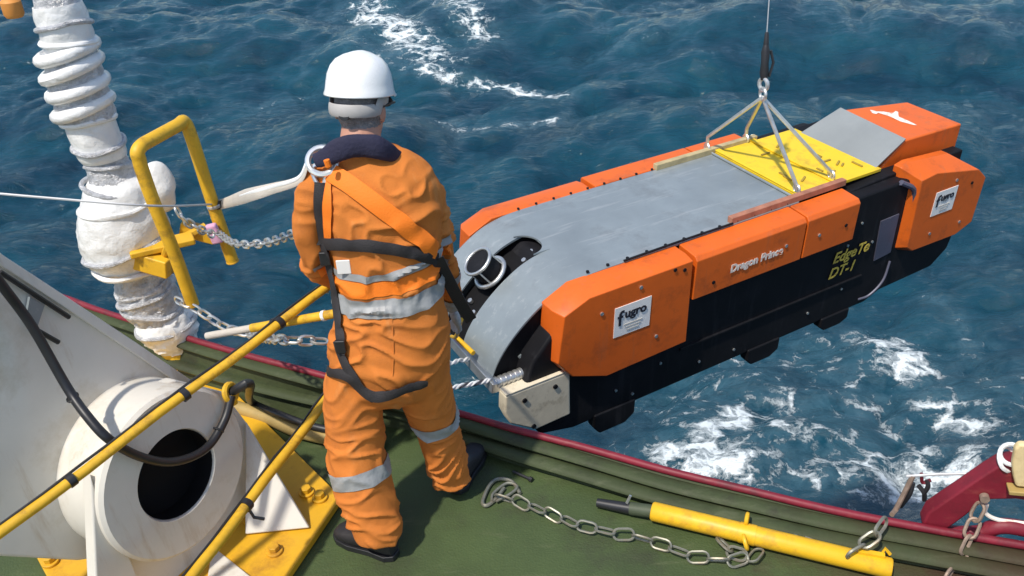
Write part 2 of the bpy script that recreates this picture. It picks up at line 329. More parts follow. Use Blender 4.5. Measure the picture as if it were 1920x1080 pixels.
# ------------------------------------------------------------------ deck, gunwale, hull
def rimz(x): return float(np.interp(x, [100, 600, 900, 1100, 1900], [.27, .24, .13, .11, .10]))
rim_px = [(-500, 372), (-160, 470), (100, 548), (190, 580), (400, 645), (600, 699), (850, 768), (960, 800), (1100, 836), (1250, 878), (1400, 914), (1560, 952), (1730, 985), (1920, 1018), (2200, 1062), (2700, 1140)]
rim = bez([gz(x, y, rimz(x)) for x, y in rim_px], 8)
def spath(px, z): return bez([gz(x, y, z(x) if callable(z) else z) for x, y in px], 8)
r2p = spath([(-500, 388), (100, 566), (400, 662), (600, 718), (850, 788), (960, 822), (1100, 863), (1250, 908), (1400, 944), (1560, 981), (1760, 1018), (2200, 1098), (2700, 1190)], lambda x: rimz(x) - .035)
r1p = spath([(-500, 440), (100, 610), (400, 702), (600, 752), (740, 772), (850, 812), (960, 850), (1100, 892), (1250, 937), (1400, 974), (1560, 1010), (1760, 1048), (2200, 1130), (2700, 1225)], lambda x: float(np.interp(x, [100, 600, 800, 1100], [.12, .10, .055, .045])))
bsp = spath([(-500, 520), (100, 660), (400, 740), (600, 792), (740, 802), (850, 832), (960, 869), (1100, 910), (1250, 954), (1400, 991), (1560, 1029), (1760, 1068), (2200, 1148), (2700, 1245)], 0.)
dk = MB()
edge = [V((p.x, p.y, 0)) for p in bsp]
poly_in = [V((6, -5, 0)), V((-8, -5, 0))]
dk_pts = edge + poly_in
dkb = MB(); nE = len(edge)
for i in range(nE - 1):
    a, b = edge[i], edge[i + 1]
    dkb.add([a, b, V((b.x, -5, 0)), V((a.x, -5, 0))], [(0, 1, 2, 3)])
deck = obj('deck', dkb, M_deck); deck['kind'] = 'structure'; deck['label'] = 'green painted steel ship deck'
def resample(P, k):
    P = [V(p) for p in P]; d = [0]
    for i in range(1, len(P)): d.append(d[-1] + (P[i] - P[i - 1]).length)
    return [V([float(np.interp(d[-1] * j / (k - 1), d, [p[c] for p in P])) for c in range(3)]) for j in range(k)]
K = 90; LR, L2_, L1_, LB = [resample(q, K) for q in (rim, r2p, r1p, bsp)]
sh = MB(); rows = []
for i in range(K):
    o, a, b, c = LR[i], L2_[i], L1_[i], LB[i]
    rows.append([o - V((0, 0, .02)), a - V((0, 0, .015)), (a + b) / 2 - V((0, 0, .018)), b - V((0, 0, .012)), c.lerp(b, .35) - V((0, 0, .012)), c - V((0, 0, .004))])
nr = len(rows[0]); sh.add([p for r_ in rows for p in r_], [(i * nr + k, i * nr + k + 1, (i + 1) * nr + k + 1, (i + 1) * nr + k) for i in range(K - 1) for k in range(nr - 1)])
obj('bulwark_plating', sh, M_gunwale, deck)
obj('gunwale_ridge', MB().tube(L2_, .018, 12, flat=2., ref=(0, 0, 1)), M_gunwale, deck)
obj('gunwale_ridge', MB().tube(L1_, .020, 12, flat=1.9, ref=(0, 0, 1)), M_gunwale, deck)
obj('red_rim', MB().tube([p - V((0, 0, .012)) for p in LR], .016, 12), M_red, deck)
hl = MB(); hl.add([p + d for p in LR for d in (V((.012, .025, -.03)), V((.0, .0, -7.)))], [(2 * i, 2 * i + 1, 2 * i + 3, 2 * i + 2) for i in range(K - 1)])
obj('hull_side', hl, M_hull, deck)
# base colour turns dark red-brown towards the bracket, blended along x with noise
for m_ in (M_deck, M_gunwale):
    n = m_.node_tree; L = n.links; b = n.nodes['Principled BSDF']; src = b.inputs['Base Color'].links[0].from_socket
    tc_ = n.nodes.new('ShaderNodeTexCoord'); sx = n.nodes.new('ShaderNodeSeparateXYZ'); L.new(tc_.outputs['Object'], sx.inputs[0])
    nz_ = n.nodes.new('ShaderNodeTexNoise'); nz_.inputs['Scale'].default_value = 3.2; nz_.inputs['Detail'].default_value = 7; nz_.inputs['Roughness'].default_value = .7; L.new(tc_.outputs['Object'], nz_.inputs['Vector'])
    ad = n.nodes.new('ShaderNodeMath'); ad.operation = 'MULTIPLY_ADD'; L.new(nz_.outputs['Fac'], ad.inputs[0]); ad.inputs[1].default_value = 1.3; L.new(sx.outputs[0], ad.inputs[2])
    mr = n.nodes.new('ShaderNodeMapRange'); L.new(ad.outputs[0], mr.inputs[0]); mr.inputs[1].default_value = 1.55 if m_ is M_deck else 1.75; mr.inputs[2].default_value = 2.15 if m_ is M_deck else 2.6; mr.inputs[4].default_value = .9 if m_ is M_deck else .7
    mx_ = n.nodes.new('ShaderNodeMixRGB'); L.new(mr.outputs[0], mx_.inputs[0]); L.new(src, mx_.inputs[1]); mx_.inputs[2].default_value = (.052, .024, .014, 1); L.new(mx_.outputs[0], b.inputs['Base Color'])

# ------------------------------------------------------------------ chain builder
LINKS = {}
def link_mesh(L_, W_, r, m):
    key = (round(L_, 4), round(W_, 4), round(r, 4), m.name)
    if key not in LINKS:
        pts = []; h = L_ / 2 - W_ / 2
        for i in range(7): th = -math.pi / 2 + math.pi * i / 6; pts.append(V((h + math.cos(th) * W_ / 2, math.sin(th) * W_ / 2, 0)))
        for i in range(7): th = math.pi / 2 + math.pi * i / 6; pts.append(V((-h + math.cos(th) * W_ / 2, math.sin(th) * W_ / 2, 0)))
        me = MB().tube(pts, r, 6, closed=True, ref=(0, 0, 1)).mesh('chain_link'); finish(me, m); LINKS[key] = me
    return LINKS[key]
def chain(name, label, path, L_, W_, r, m, group=None, jitter=.0, lie=False):
    path = [V(p) for p in path]; d = [0]
    for i in range(1, len(path)): d.append(d[-1] + (path[i] - path[i - 1]).length)
    step = L_ - 2.2 * r; k = max(2, int(d[-1] / step)); t = thing(name, label, 'chain', path[0], group)
    me = link_mesh(L_, W_, r, m)
    def at_(s): return V([float(np.interp(s, d, [p[c] for p in path])) for c in range(3)])
    for i in range(k):
        s0 = d[-1] * (i + .5) / k; p = at_(s0); tg = (at_(min(d[-1], s0 + step / 2)) - at_(max(0, s0 - step / 2))).normalized()
        upv = V((0, 0, 1)) if abs(tg.z) < .9 else V((0, 1, 0)); b = upv.cross(tg).normalized(); c = tg.cross(b)
        roll = (R(38) if i % 2 else R(-38)) if lie else (0 if i % 2 else R(90)); roll += random.uniform(-jitter, jitter)
        b2 = b * math.cos(roll) + c * math.sin(roll); c2 = tg.cross(b2)
        yaw = random.uniform(-jitter, jitter) * .6; tg2 = tg * math.cos(yaw) + b2 * math.sin(yaw); b3 = c2.cross(tg2)
        o = link(bpy.data.objects.new('chain_link', me)); o.parent = t
        o.matrix_local = Matrix.Translation(p - path[0]) @ Matrix((tg2, b3, c2)).transposed().to_4x4()
    return t

# ------------------------------------------------------------------ towed survey vehicle
FS = 1.12
RF = Matrix(((.86155314, -.5074996, -.01305145), (-.29015217, -.47115336, -.83296232), (.41657881, .72142821, -.55317577)))
TF = V((.078, .818, 4.309)) * FS
CB = Matrix((RT, -UP, FW)).transposed()
fish = thing('towed_survey_vehicle', 'long orange and black towed survey vehicle with grey top hanging over the sea', 'survey vehicle', (0, 0, 0)); del fish['_world']
fish.matrix_world = Matrix.Translation(C0 + CB @ TF) @ (CB @ RF).to_quaternion().to_matrix().to_4x4()
def q(u, v, w_): return V((u, v, w_)) * FS
def fprism(name, uw, v0, v1, m, bev=.008, parent=None, label=None):      # polygon in u,w extruded across v
    o = obj(name, MB().prism([q(u, v0, w_) for u, w_ in uw], (0, (v1 - v0) * FS, 0)), m, parent or fish, smooth=True, bevel=bev)
    if label: o['label'] = label
    return o
def fbox(name, u0, u1, v0, v1, w0, w1, m, bev=.006, parent=None):
    return fprism(name, [(u0, w0), (u1, w0), (u1, w1), (u0, w1)], v0, v1, m, bev, parent)
# hull
fprism('hull', [(.0, .34), (.10, .05), (.30, .0), (2.40, .015), (2.52, .06), (2.98, .075), (3.10, .17), (3.13, .34), (3.12, .62), (2.62, .80), (1.6, .79), (.34, .79), (.2, .68), (.06, .52)], .05, .95, M_black, .02)
for v0 in (.04, .90):
    for u0, u1, h in ((.42, .68, .105), (1.46, 1.70, .085), (2.03, 2.26, .065)): fprism('skid_foot', [(u0, .03), (u1, .03), (u1, -h * .6), (u1 - .06, -h), (u0 + .04, -h), (u0, -h * .5)], v0, v0 + .06, M_black, .01)
fprism('hull_rib', [(.95, .235), (2.3, .24), (2.3, .252), (.95, .25)], .038, .06, M_black, .004)
# side rails and panels, near and far side
for side in (0, 1):
    def vv(a): return a if side == 0 else 1 - a
    # front fairing block with canted nose
    a = MB(); F1 = [(.195, .756), (.33, .812), (.93, .815), (.945, .325), (.45, .308), (.25, .39), (.165, .50)]
    F2 = [(.165, .765), (.30, .83), (.93, .828), (.945, .32), (.45, .31), (.24, .385), (.155, .49)]
    vs = [q(u, vv(0), w_) for u, w_ in F1] + [q(u, vv(.06), w_) for u, w_ in F2] + [q(u, vv(.15), w_) for u, w_ in F2]
    a.add(vs, [tuple(range(7)), tuple(range(20, 13, -1))] + [(i + k, (i + 1) % 7 + k, (i + 1) % 7 + k + 7, i + k + 7) for k in (0, 7) for i in range(7)])
    front = obj('front_fairing', a, M_orange_paint, fish, bevel=.006)
    def rail(u0, u1, w0):
        b = MB(); sec = [(vv(0.), w0), (vv(0.), .800), (vv(.018), .822), (vv(.14), .830), (vv(.14), w0)] if side == 0 else [(vv(0.), w0), (vv(0.), .822), (vv(.012), .834), (vv(.15), .836), (vv(.15), w0)]
        p0 = [q(u0, v_, w_) for v_, w_ in sec]; b.prism(p0, (FS * (u1 - u0), 0, 0)); return obj('side_panel', b, M_orange_paint, fish, bevel=.006)
    mid = rail(.955, 1.688, .575); rail(1.700, 2.085, .575)
    # rear fairing block
    a = MB(); G1 = [(2.575, .80), (2.70, .815), (3.10, .735), (3.19, .66), (3.185, .36), (3.05, .31), (2.66, .318), (2.60, .36)]
    G2 = [(2.50, .86), (2.56, .875), (2.90, .85), (3.17, .69), (3.19, .34), (3.05, .30), (2.58, .31), (2.52, .33)]
    if side: G1 = [(u, w_ * .84) for u, w_ in G1]; G2 = [(u, w_ * .84) for u, w_ in G2]
    vs = [q(u, vv(0), w_) for u, w_ in G1] + [q(u, vv(.10), w_) for u, w_ in G2] + [q(u, vv(.15), w_) for u, w_ in G2]
    a.add(vs, [tuple(range(8)), tuple(range(23, 15, -1))] + [(i + k, (i + 1) % 8 + k, (i + 1) % 8 + k + 8, i + k + 8) for k in (0, 8) for i in range(8)])
    rear = obj('rear_fairing', a, M_orange_paint, fish, bevel=.006)
    if side == 0: near_front, near_mid, near_rear = front, mid, rear
    # bolts on the panels
    if side == 0:
        for (u, w_) in ((.40, .70), (.62, .77), (.82, .80), (.74, .44), (1.08, .64), (1.56, .70), (1.80, .69), (2.0, .69), (2.9, .72), (3.06, .66), (2.78, .40), (3.05, .40), (.88, .78)):
            obj('panel_bolt', MB().cyl(q(u, .004, w_), (0, -1, 0), .011, .010, 8), M_steel if random.random() < .4 else M_black, fish)
        for (u, w_) in ((.55, .14), (.83, .2), (1.1, .1), (1.35, .08), (1.9, .12), (2.15, .2), (2.33, .46), (2.2, .62), (2.12, .5), (.66, .07)):
            obj('hull_bolt', MB().cyl(q(u, .054, w_), (0, -1, 0), .009, .012, 8), M_steel, fish)
# grey cover: flat deck then a curved nose, with a slot
prof = [(-.112, .43), (-.085, .50), (-.045, .565), (.01, .63), (.075, .69), (.15, .745), (.23, .79), (.32, .818), (.42, .831), (.60, .834), (1.0, .834), (1.4, .834), (1.765, .834)]
prof = [(p.x, p.z) for p in bez([V((a_, 0, b_)) for a_, b_ in prof], 4)]
vgrid = [.14, .30, .435, .625, .73, .845]
pl = MB(); nv = len(vgrid); slot_end = .40
for th in (0, .012):
    pl.v += [q(u, v_, w_ - th) for u, w_ in prof for v_ in vgrid]
n0 = len(prof) * nv
for i in range(len(prof) - 1):
    for k in range(nv - 1):
        if k == 2 and prof[i + 1][0] < slot_end: continue
        a_ = i * nv + k; pl.f.append((a_, a_ + 1, a_ + nv + 1, a_ + nv)); a_ += n0; pl.f.append((a_, a_ + nv, a_ + nv + 1, a_ + 1))
bm = bmesh.new(); mm = pl.mesh('tmp'); bm.from_mesh(mm)
bnd = {}
me = bm; bm.verts.ensure_lookup_table()
for e in [e for e in bm.edges if e.is_boundary]:
    i, j = e.verts[0].index, e.verts[1].index
    if i < n0 and j < n0: bm.faces.new((bm.verts[i], bm.verts[j], bm.verts[j + n0], bm.verts[i + n0]))
bm.to_mesh(mm); bm.free()
cover = obj('grey_top_cover', mm, M_grey_alu, fish)
# slot rounded end infill pieces and dark channel floor
uend = max(u for u, _ in prof if u < slot_end); wtop = .829
vs = []; k = 10
for sgn in (-1, 1):
    arc = [q(uend - .09 + .09 * math.cos(t), .53 + sgn * .0955 * math.sin(t), wtop + .0015) for t in [math.pi / 2 * i / k for i in range(k + 1)]]
    obj('slot_corner', MB().prism([q(uend + .004, .53 + sgn * .097, wtop + .0015)] + arc, (0, 0, -.010)), M_grey_alu, cover)
fl_ = MB(); fl_.v = [q(u + .03, v_, w_ - .05) for u, w_ in prof if u < slot_end + .1 for v_ in (.415, .645)]
kk = len(fl_.v) // 2; fl_.f = [(2 * i, 2 * i + 1, 2 * i + 3, 2 * i + 2) for i in range(kk - 1)]
obj('slot_channel', fl_, M_slot, fish)
for (u, v_) in ((.33, .53), (.27, .50), (-.02, .50), (.0, .57)):
    w_ = float(np.interp(u, [a for a, _ in prof], [b for _, b in prof])); obj('slot_bolt', MB().cyl(q(u + .02, v_, w_ - .05), (-.5, 0, .8), .014, .02, 8), M_steel, fish)
# towing eye roller in the slot: a black drum with two bright steel rings
dc = q(.125, .545, .715); dax = V((-.62, .10, .78)).normalized()
obj('tow_drum', MB().cyl(dc - dax * .01, dax, .076, .135, 28), M_black, fish, bevel=.006)
obj('drum_ring', MB().torus(dc + dax * .125, dax, .084, .010, 32, 10), M_steel, fish)
obj('drum_ring', MB().torus(dc + dax * .012, dax, .094, .014, 32, 10), M_steel, fish)
aa = dax.orthogonal().normalized(); bb = dax.cross(aa)
for i in range(4):
    th = i * math.pi / 2 + .4; o_ = aa * math.cos(th) + bb * math.sin(th); obj('drum_stay', MB().tube([dc + o_ * .09 + dax * .012, dc + o_ * .086 + dax * .125], .005, 6), M_steel, fish)
# nose: bumper bar, roller, white foot block, dark innards
obj('nose_bar', MB().box((0, 0, 0), .05, .42 * FS, .06, Matrix.Rotation(R(8), 3, 'Y')), M_steel, fish, bevel=.005).location = q(-.115, .30, .415)
ro = MB(); n_ = 26
for i in range(n_):
    c = q(-.12 + .335 * i / n_, .115, .425 + .0 * i); ro.cyl(c, (1, 0, 0), .028 + (.004 if i % 2 else 0), .335 * FS / n_ * 1.02, 12)
obj('ribbed_roller', ro, M_steel, fish)
wb = fprism('white_foot_block', [(-.10, .40), (-.105, .30), (-.075, .22), (.065, .118), (.265, .125), (.255, .40)], .03, .10, M_white_block, .012)
for u, w_ in ((.0, .335), (.17, .345), (.05, .15)): obj('block_bolt', MB().cyl(q(u, .032, w_), (0, -1, 0), .014, .010, 10), M_black, wb)
fprism('white_block_top', [(-.10, .402), (.25, .402), (.25, .41), (-.10, .41)], .03, .12, M_white_block, .004)
obj('inner_strut', MB().tube([q(.05, .16, .50), q(.10, .14, .42)], .016, 8), M_grey_alu, fish)
obj('inner_pipe', MB().tube([q(.02, .2, .55), q(.2, .13, .60)], .012, 8), M_black, fish)
obj('nose_side_plate', MB().prism([q(u, .155, w_ - .02) for u, w_ in prof if u < .36] + [q(.36, .155, .40), q(-.08, .155, .40)], (0, .01, 0)), M_black, fish)
# yellow lifting plate, frame rails, grey wedge, tail box
fbox('yellow_lifting_plate', 1.79, 2.43, .17, .83, .826, .846, M_yellow_plate, .004)
for u in (1.79, 2.06): fbox('plate_strip', u, u + .035, .16, .84, .848, .858, M_yellow_plate, .003)
for v_ in (.145, .83): fbox('frame_rail', 1.30 if v_ < .5 else 1.36, 2.12, v_, v_ + .035, .832, .868, mat('rusty_rail', (.36, .15, .09), .6, var=.3, vscale=12) if v_ < .5 else mat('grimy_beige_rail', (.42, .34, .18), .6, var=.3, vscale=12), .004)
for i in range(14):
    u = 1.86 + random.random() * .5; v_ = .25 + random.random() * .5; obj('plate_cleat', MB().box(q(u, v_, .851), .03 + random.random() * .06, .012, .008, Matrix.Rotation(random.choice((0, 1.57, .5)), 3, 'Z')), mat('grimy_yellow', (.35, .24, .03), .7, var=.3), fish)
ttop = [(2.62, .195), (3.09, .18), (3.10, .575), (2.66, .70)]
tb = MB(); tb.v = [q(u, v_, .96) for u, v_ in ttop] + [q(2.43, .20, .80), q(3.10, .185, .80), q(3.11, .58, .80), q(2.43, .76, .80)]
tb.f = [(0, 1, 2, 3), (4, 7, 6, 5), (0, 4, 5, 1), (1, 5, 6, 2), (2, 6, 7, 3), (3, 7, 4, 0)]
tail = obj('tail_box', tb, M_orange_paint, fish, bevel=.012)
sl = MB(); sl.prism([q(2.415, .195, .836), q(2.415, .765, .836), q(2.66, .705, .967), q(2.615, .19, .967)], (-.006, 0, .010))
obj('grey_wedge_plate', sl, mat('dark_grey_plate', (.27, .29, .29), .5, .2, var=.10, vscale=3), fish, bevel=.003)
fprism('tail_core', [(2.12, .30), (3.08, .30), (3.08, .82), (2.43, .82), (2.12, .80)], .12, .88, M_black, .01)
obj('grey_side_panel', MB().prism([q(u, .044, w_) for u, w_ in ((2.36, .585), (2.51, .59), (2.52, .33), (2.385, .315))], (0, .012, 0)), M_greyblue, fish)
obj('tail_hose', MB().tube(bez([q(2.46, .05, .80), q(2.56, .03, .74), q(2.585, .03, .64)], 6), .018, 8), M_greyblue, fish)
obj('trailing_cable', MB().tube(bez([q(2.53, .04, .27), q(2.48, .02, .16), q(2.40, .03, .08), q(2.33, .05, .06)], 6), 0.008, 8), M_greyblue, fish)
for i in range(12): obj('cover_screw', MB().cyl(q(.42 + i * .115, .152, .838), (0, 0, 1), .009, .008, 8), M_black, fish)
for i in range(9): obj('cover_screw', MB().cyl(q(.46 + i * .11, .848, .838), (0, 0, 1), .008, .008, 8), M_black, fish)
obj('deck_lashing_strip', MB().tube([q(.62, .139, .842), q(1.0, .139, .845), q(1.3, .139, .843)], .007, 6), M_black, fish)
obj('plate_seam', MB().tube([q(1.768, .16, .842), q(1.768, .86, .842)], .008, 6), M_grey_alu, fish)
# lettering and signs
def on_face(me, u, w_, v_=-.004, skew=0.):
    me.transform(Matrix(((1, 0, 0, 0), (0, 0, -1, 0), (skew, 1, 0, 0), (0, 0, 0, 1)))); me.transform(Matrix.Translation(q(u, v_, w_)))
for i, (u0, u1, w0, w1, par, vo_) in enumerate(((.475, .688, .53, .70, near_front, 0.), (2.74, 2.93, .525, .68, near_rear, 0.))):
    sg = obj('company_sign', MB().prism([q(u0, -.003, w0), q(u1 , -.003, w0 - .002), q(u1 , -.003, w1), q(u0, -.003, w1 )], (0, .004, 0)), M_sign, par)
    ww = (u1 - u0)
    tm = textmesh('ugro', ww * .36, 0, .001, .0022); on_face(tm, u0 + ww * .27, w1 - (w1 - w0) * .42, -.0055); obj('lettering', tm, M_ink, sg, smooth=False)
    tm = textmesh('f', ww * .62, 0, .001, .002); on_face(tm, u0 + ww * .08, w1 - (w1 - w0) * .62, -.0055); obj('lettering', tm, M_ink, sg, smooth=False)
    for j in range(3): obj('small_print', MB().box(q(u0 + ww * .52, -.0045, w0 + (w1 - w0) * (.34 - .1 * j)), ww * (.5 - .08 * j) * FS, .002, .008), M_inkgrey, sg, smooth=False)
tm = textmesh('Dragon Prince', .068, .12, .001, .003); on_face(tm, 1.18, .664, -.004); obj('lettering', tm, M_whitepaint, near_mid, smooth=False)
tm = textmesh('EdgeTe', .108, .25, .001, .002); on_face(tm, 2.01, .418, .040); obj('lettering', tm, M_yelpaint, fish, smooth=False)
tm = textmesh('DT-1', .108, .25, .001, .002); on_face(tm, 2.0, .318, .040); obj('lettering', tm, M_yelpaint, fish, smooth=False)
em = [(0, .10), (.03, .13), (.05, .12), (.045, .09), (.10, .075), (.17, .085), (.23, .06), (.24, .045), (.19, .035), (.13, .03), (.11, .0), (.09, -.035), (.075, -.035), (.085, .01), (.07, .03), (.05, .045), (.03, .085), (.015, .09)]
obj('white_animal_emblem', MB().prism([q(2.88 - .85 * b_, .60 - a_ * 1.25, .9625) for a_, b_ in em], (0, 0, .003)), M_whitepaint, tail, smooth=False)

FM = fish.matrix_world.copy()
def fw_(u, v_, w_): return FM @ q(u, v_, w_)
# lifting bridle, hook and wire
apex = fw_(1.76, .5, 1.295); feet = [fw_(1.76, .87, .85), fw_(2.04, .845, .85), fw_(1.80, .20, .86), fw_(2.08, .22, .86)]
br = thing('lifting_bridle', 'silver four-legged steel bridle above the yellow plate of the survey vehicle', 'bridle', apex)
for i, ft in enumerate(feet):
    kn = ft + V((0, 0, .09)) if i < 2 else ft + V((0, 0, .03)); obj('leg', MB().tube([apex, kn, ft], .012, 8), M_steel, br)
    obj('foot_shackle', MB().torus(ft + V((0, 0, .015)), (1, .3, 0), .028, .008, 14, 6), M_steel, br)
obj('apex_ring', MB().torus(apex + V((0, 0, .02)), (1, .2, 0), .035, .010, 20, 8), M_steel, br)
hk = thing('lifting_hook_wire', 'thin vertical hoist wire with black hook holding the lifting bridle', 'hoist wire', apex + V((0, 0, .05)))
hx = V((.0, 0, 1.))
tp = gd(1438, 60, dep(apex) - .12) ; dirn = (tp - apex).normalized()
obj('shackle', MB().torus(apex + dirn * .075, (1, .5, 0), .035, .012, 18, 8), M_steel, hk)
obj('hook_body', MB().tube([apex + dirn * t for t in (.10, .14, .2, .26, .30)], [.018, .027, .022, .026, .016], 12), M_rubber, hk)
obj('hook_sleeve', MB().tube([apex + dirn * t for t in (.29, .31, .36, (tp - apex).length)], [.015, .016, .012, .009], 10), M_rubber, hk)
obj('hook_latch', MB().tube([apex + dirn * .12 + RT * .03, apex + dirn * .2 + RT * .05, apex + dirn * .27 + RT * .03], .008, 6), M_rubber, hk)
obj('wire', MB().tube([apex + dirn * .35, apex + dirn * 9], .0032, 6), M_wire, hk)

# tag lines from the vehicle's nose to the gunwale behind the man
cleat = gz(705, 738, .10)
for j, (a, b_, sg_) in enumerate(((fw_(-.12, .13, .44), cleat, .02), (fw_(-.12, .33, .43), cleat + V((.03, 0, .03)), -.02))):
    p = sag(b_, a, sg_, 40); t = thing('tag_line', ('white flecked tag line running to the ribbed roller on the survey vehicle', 'white flecked tag line tied to the steel nose bar of the survey vehicle')[j], 'rope', p[0])
    for s_ in range(3 if j == 0 else 2):
        ph = s_ * 2.1; rp = [pt + V((0, .008 * math.sin(i * 1.1 + ph), .008 * math.cos(i * 1.1 + ph))) for i, pt in enumerate(p)]
        obj('strand', MB().tube(bez(rp, 3), .0062, 6), M_white_rope if s_ != 2 else M_dark_rope, t)

# ------------------------------------------------------------------ wrapped column
CY = 3.66
def csec(x, y, hw):
    c = gy(x, y, CY); return c, hw * dep(c) / FPX
ctop = gy(85, -70, CY); cbase = gz(352, 712, 0); cax = (ctop - cbase).normalized()
ca = V((1, 0, 0)); ca = (ca - cax * ca.dot(cax)).normalized(); cb_ = cax.cross(ca)
col_t = thing('wrapped_post', 'tall post wrapped in white plastic and silver tape on a yellow foot', 'post', cbase)
def wrap(name, secs, m, rough=.012, fr=9., n=40, seed=0, sub=5):
    pts = [csec(*s_) for s_ in secs]; cs = bez([c for c, _ in pts], sub); rs = [float(np.interp(i, [k * sub for k in range(len(pts))], [r for _, r in pts])) for i in range(len(cs))]
    mb = MB(); mb.loft([(c, ca * r, cb_ * r) for c, r in zip(cs, rs)], n)
    for i, p in enumerate(mb.v):
        c = cs[min(i // n, len(cs) - 1)]; d = (p - c); d.normalize()
        h = noise.fractal(p * fr + V((seed, 0, 0)), .8, 2.1, 4); h2 = 1 - abs(noise.noise(p * fr * 1.7 + V((0, seed, 0)))) * 2
        mb.v[i] = p + d * rough * (h * .8 + h2 * .6)
    return obj(name, mb, m, col_t)
wrap('yellow_foot', [(354, 716, 40), (347, 690, 38), (338, 655, 36), (328, 625, 32)], M_yellow_worn, .003, seed=1)
wrap('lower_plastic', [(335, 648, 34), (322, 632, 46), (312, 608, 52), (300, 585, 44)], M_wrap, .020, 14, seed=2)
wrap('silver_tape', [(304, 596, 44), (288, 575, 52), (278, 555, 53), (270, 530, 50), (262, 505, 46)], M_foil, .012, 20, 48, seed=3)
wrap('bulb_wrap', [(266, 520, 30), (250, 500, 56), (240, 470, 74), (232, 435, 82), (228, 400, 78), (222, 372, 68), (218, 348, 58), (212, 332, 44)], M_wrap, .0095, 8, 64, seed=4)
wrap('silver_neck', [(222, 352, 48), (210, 326, 40), (200, 305, 37), (190, 280, 36)], M_foil, .012, 22, seed=5)
wrap('middle_sleeve', [(196, 296, 40), (190, 284, 44), (172, 240, 45), (160, 205, 44), (150, 180, 42)], M_wrap, .006, 6, seed=6)
wrap('coil_core', [(168, 222, 47), (152, 180, 50), (138, 130, 50), (126, 90, 47)], M_foil, .010, 24, seed=7)
wrap('upper_sleeve', [(136, 100, 44), (124, 62, 47), (112, 25, 47), (106, 8, 44)], M_wrap, .006, 6, seed=8)
wrap('top_tape', [(112, 18, 38), (98, -20, 36), (85, -70, 36)], M_foil, .010, 22, seed=9)
for i, (x, y, hw) in enumerate(((156, 200, 47), (147, 163, 48), (134, 128, 49), (126, 96, 47))):
    c, r = csec(x, y, hw); tl = (cax + ca * random.uniform(-.24, -.12) + cb_ * random.uniform(-.06, .06)).normalized()
    t_ = MB().torus(c, tl, r + .006, .028, 44, 10)
    for k, p in enumerate(t_.v): t_.v[k] = p + (p - c).normalized() * .008 * noise.noise(p * 9 + V((i * 7, 0, 0)))
    obj('wrapped_coil', t_, M_wrap, col_t)
for i, (x, y, hw_) in enumerate(((184, 270, 46), (166, 225, 46), (118, 45, 48), (128, 76, 47), (216, 345, 55), (224, 378, 72), (236, 450, 82), (246, 488, 68), (288, 575, 54), (276, 548, 54), (268, 528, 51), (312, 610, 54), (205, 312, 39))):
    c, r = csec(x, y, hw_); tl_ = (cax + ca * random.uniform(-.3, .2) + cb_ * random.uniform(-.3, .3)).normalized()
    t_ = MB().torus(c, tl_, r + .002, .012, 48, 8)
    for k, p in enumerate(t_.v): d_ = (p - c); h_ = d_.dot(cax); t_.v[k] = p + (d_ - cax * h_).normalized() * (.010 * noise.noise(p * 11)) + cax * .02 * noise.noise(p * 6)
    obj('tape_turn', t_, M_foil if i % 2 == 0 or y > 500 else M_wrap, col_t)
lobe, r = csec(300, 352, 34); lb = MB().ell(lobe, r * .85, r * .8, r * 1.5)
for k, p in enumerate(lb.v): lb.v[k] = p + (p - lobe).normalized() * .02 * noise.noise(p * 12)
obj('plastic_lobe', lb, M_wrap, col_t)
# yellow clamp bracket on the post
ck = gy(285, 488, CY - .13)
bk = MB(); bk.box(ck, .20, .10, .09, Matrix.Rotation(R(-15), 3, 'Z') @ Matrix.Rotation(R(12), 3, 'Y')); bk.box(ck + V((.05, .03, .06)), .28, .10, .03, Matrix.Rotation(R(25), 3, 'Z'))
obj('clamp_bracket', bk, M_yellow_worn, col_t, bevel=.008)
obj('clamp_arm', MB().tube([ck + V((.0, .0, .04)), gy(330, 455, CY - .05), gy(385, 425, CY + .05)], .022, 8), M_yellow_worn, col_t)
obj('clamp_plate', MB().box(gy(372, 435, CY + .04), .16, .05, .07, Matrix.Rotation(R(20), 3, 'Y')), M_yellow_worn, col_t, bevel=.006)
obj('dark_flange', MB().cyl(cbase + V((.06, -.02, .0)), (0, 0, 1), .13, .03, 24), M_rubber, col_t)
for i in range(5): obj('flange_bolt', MB().cyl(cbase + V((.06 + .105 * math.cos(i * 1.25), -.02 + .105 * math.sin(i * 1.25), .03)), (0, 0, 1), .014, .02, 6), M_steel, col_t)

# yellow hoop
tl = gy(258, 288, 3.40); tr = gz(352, 236, tl.z)
hp_ = [gy(362, 572, 3.42), gy(325, 470, 3.41), gy(290, 385, 3.40), gy(266, 318, 3.40), gy(255, 286, 3.40)]
hp_ = hp_[:-1] + [tl.lerp(gy(266, 318, 3.40), .35), tl + V((.0, .0, .004)), tl.lerp(tr, .10) + V((0, 0, .022)), tl.lerp(tr, .3) + V((0, 0, .024)), tl.lerp(tr, .8) + V((0, 0, .024)), tr + V((-.01, 0, .018)), tr.lerp(gy(436, 490, tr.y), .10), gy(395, 370, tr.y), gy(436, 490, tr.y)]
hoop = thing('yellow_hoop', 'yellow bent pipe hoop standing in front of the white wrapped post', 'guard hoop', hp_[0])
obj('pipe', MB().tube(bez(hp_, 5), .0285, 14), M_yellow_worn, hoop)
obj('end_ring', MB().torus(hp_[-1], hp_[-1] - hp_[-2], .026, .005, 16, 6), M_yellow_worn, hoop)
obj('strap_ring', MB().torus(gy(403, 385, tr.y), gy(403, 385, tr.y) - gy(395, 365, tr.y), .031, .008, 16, 6), M_steel, hoop)
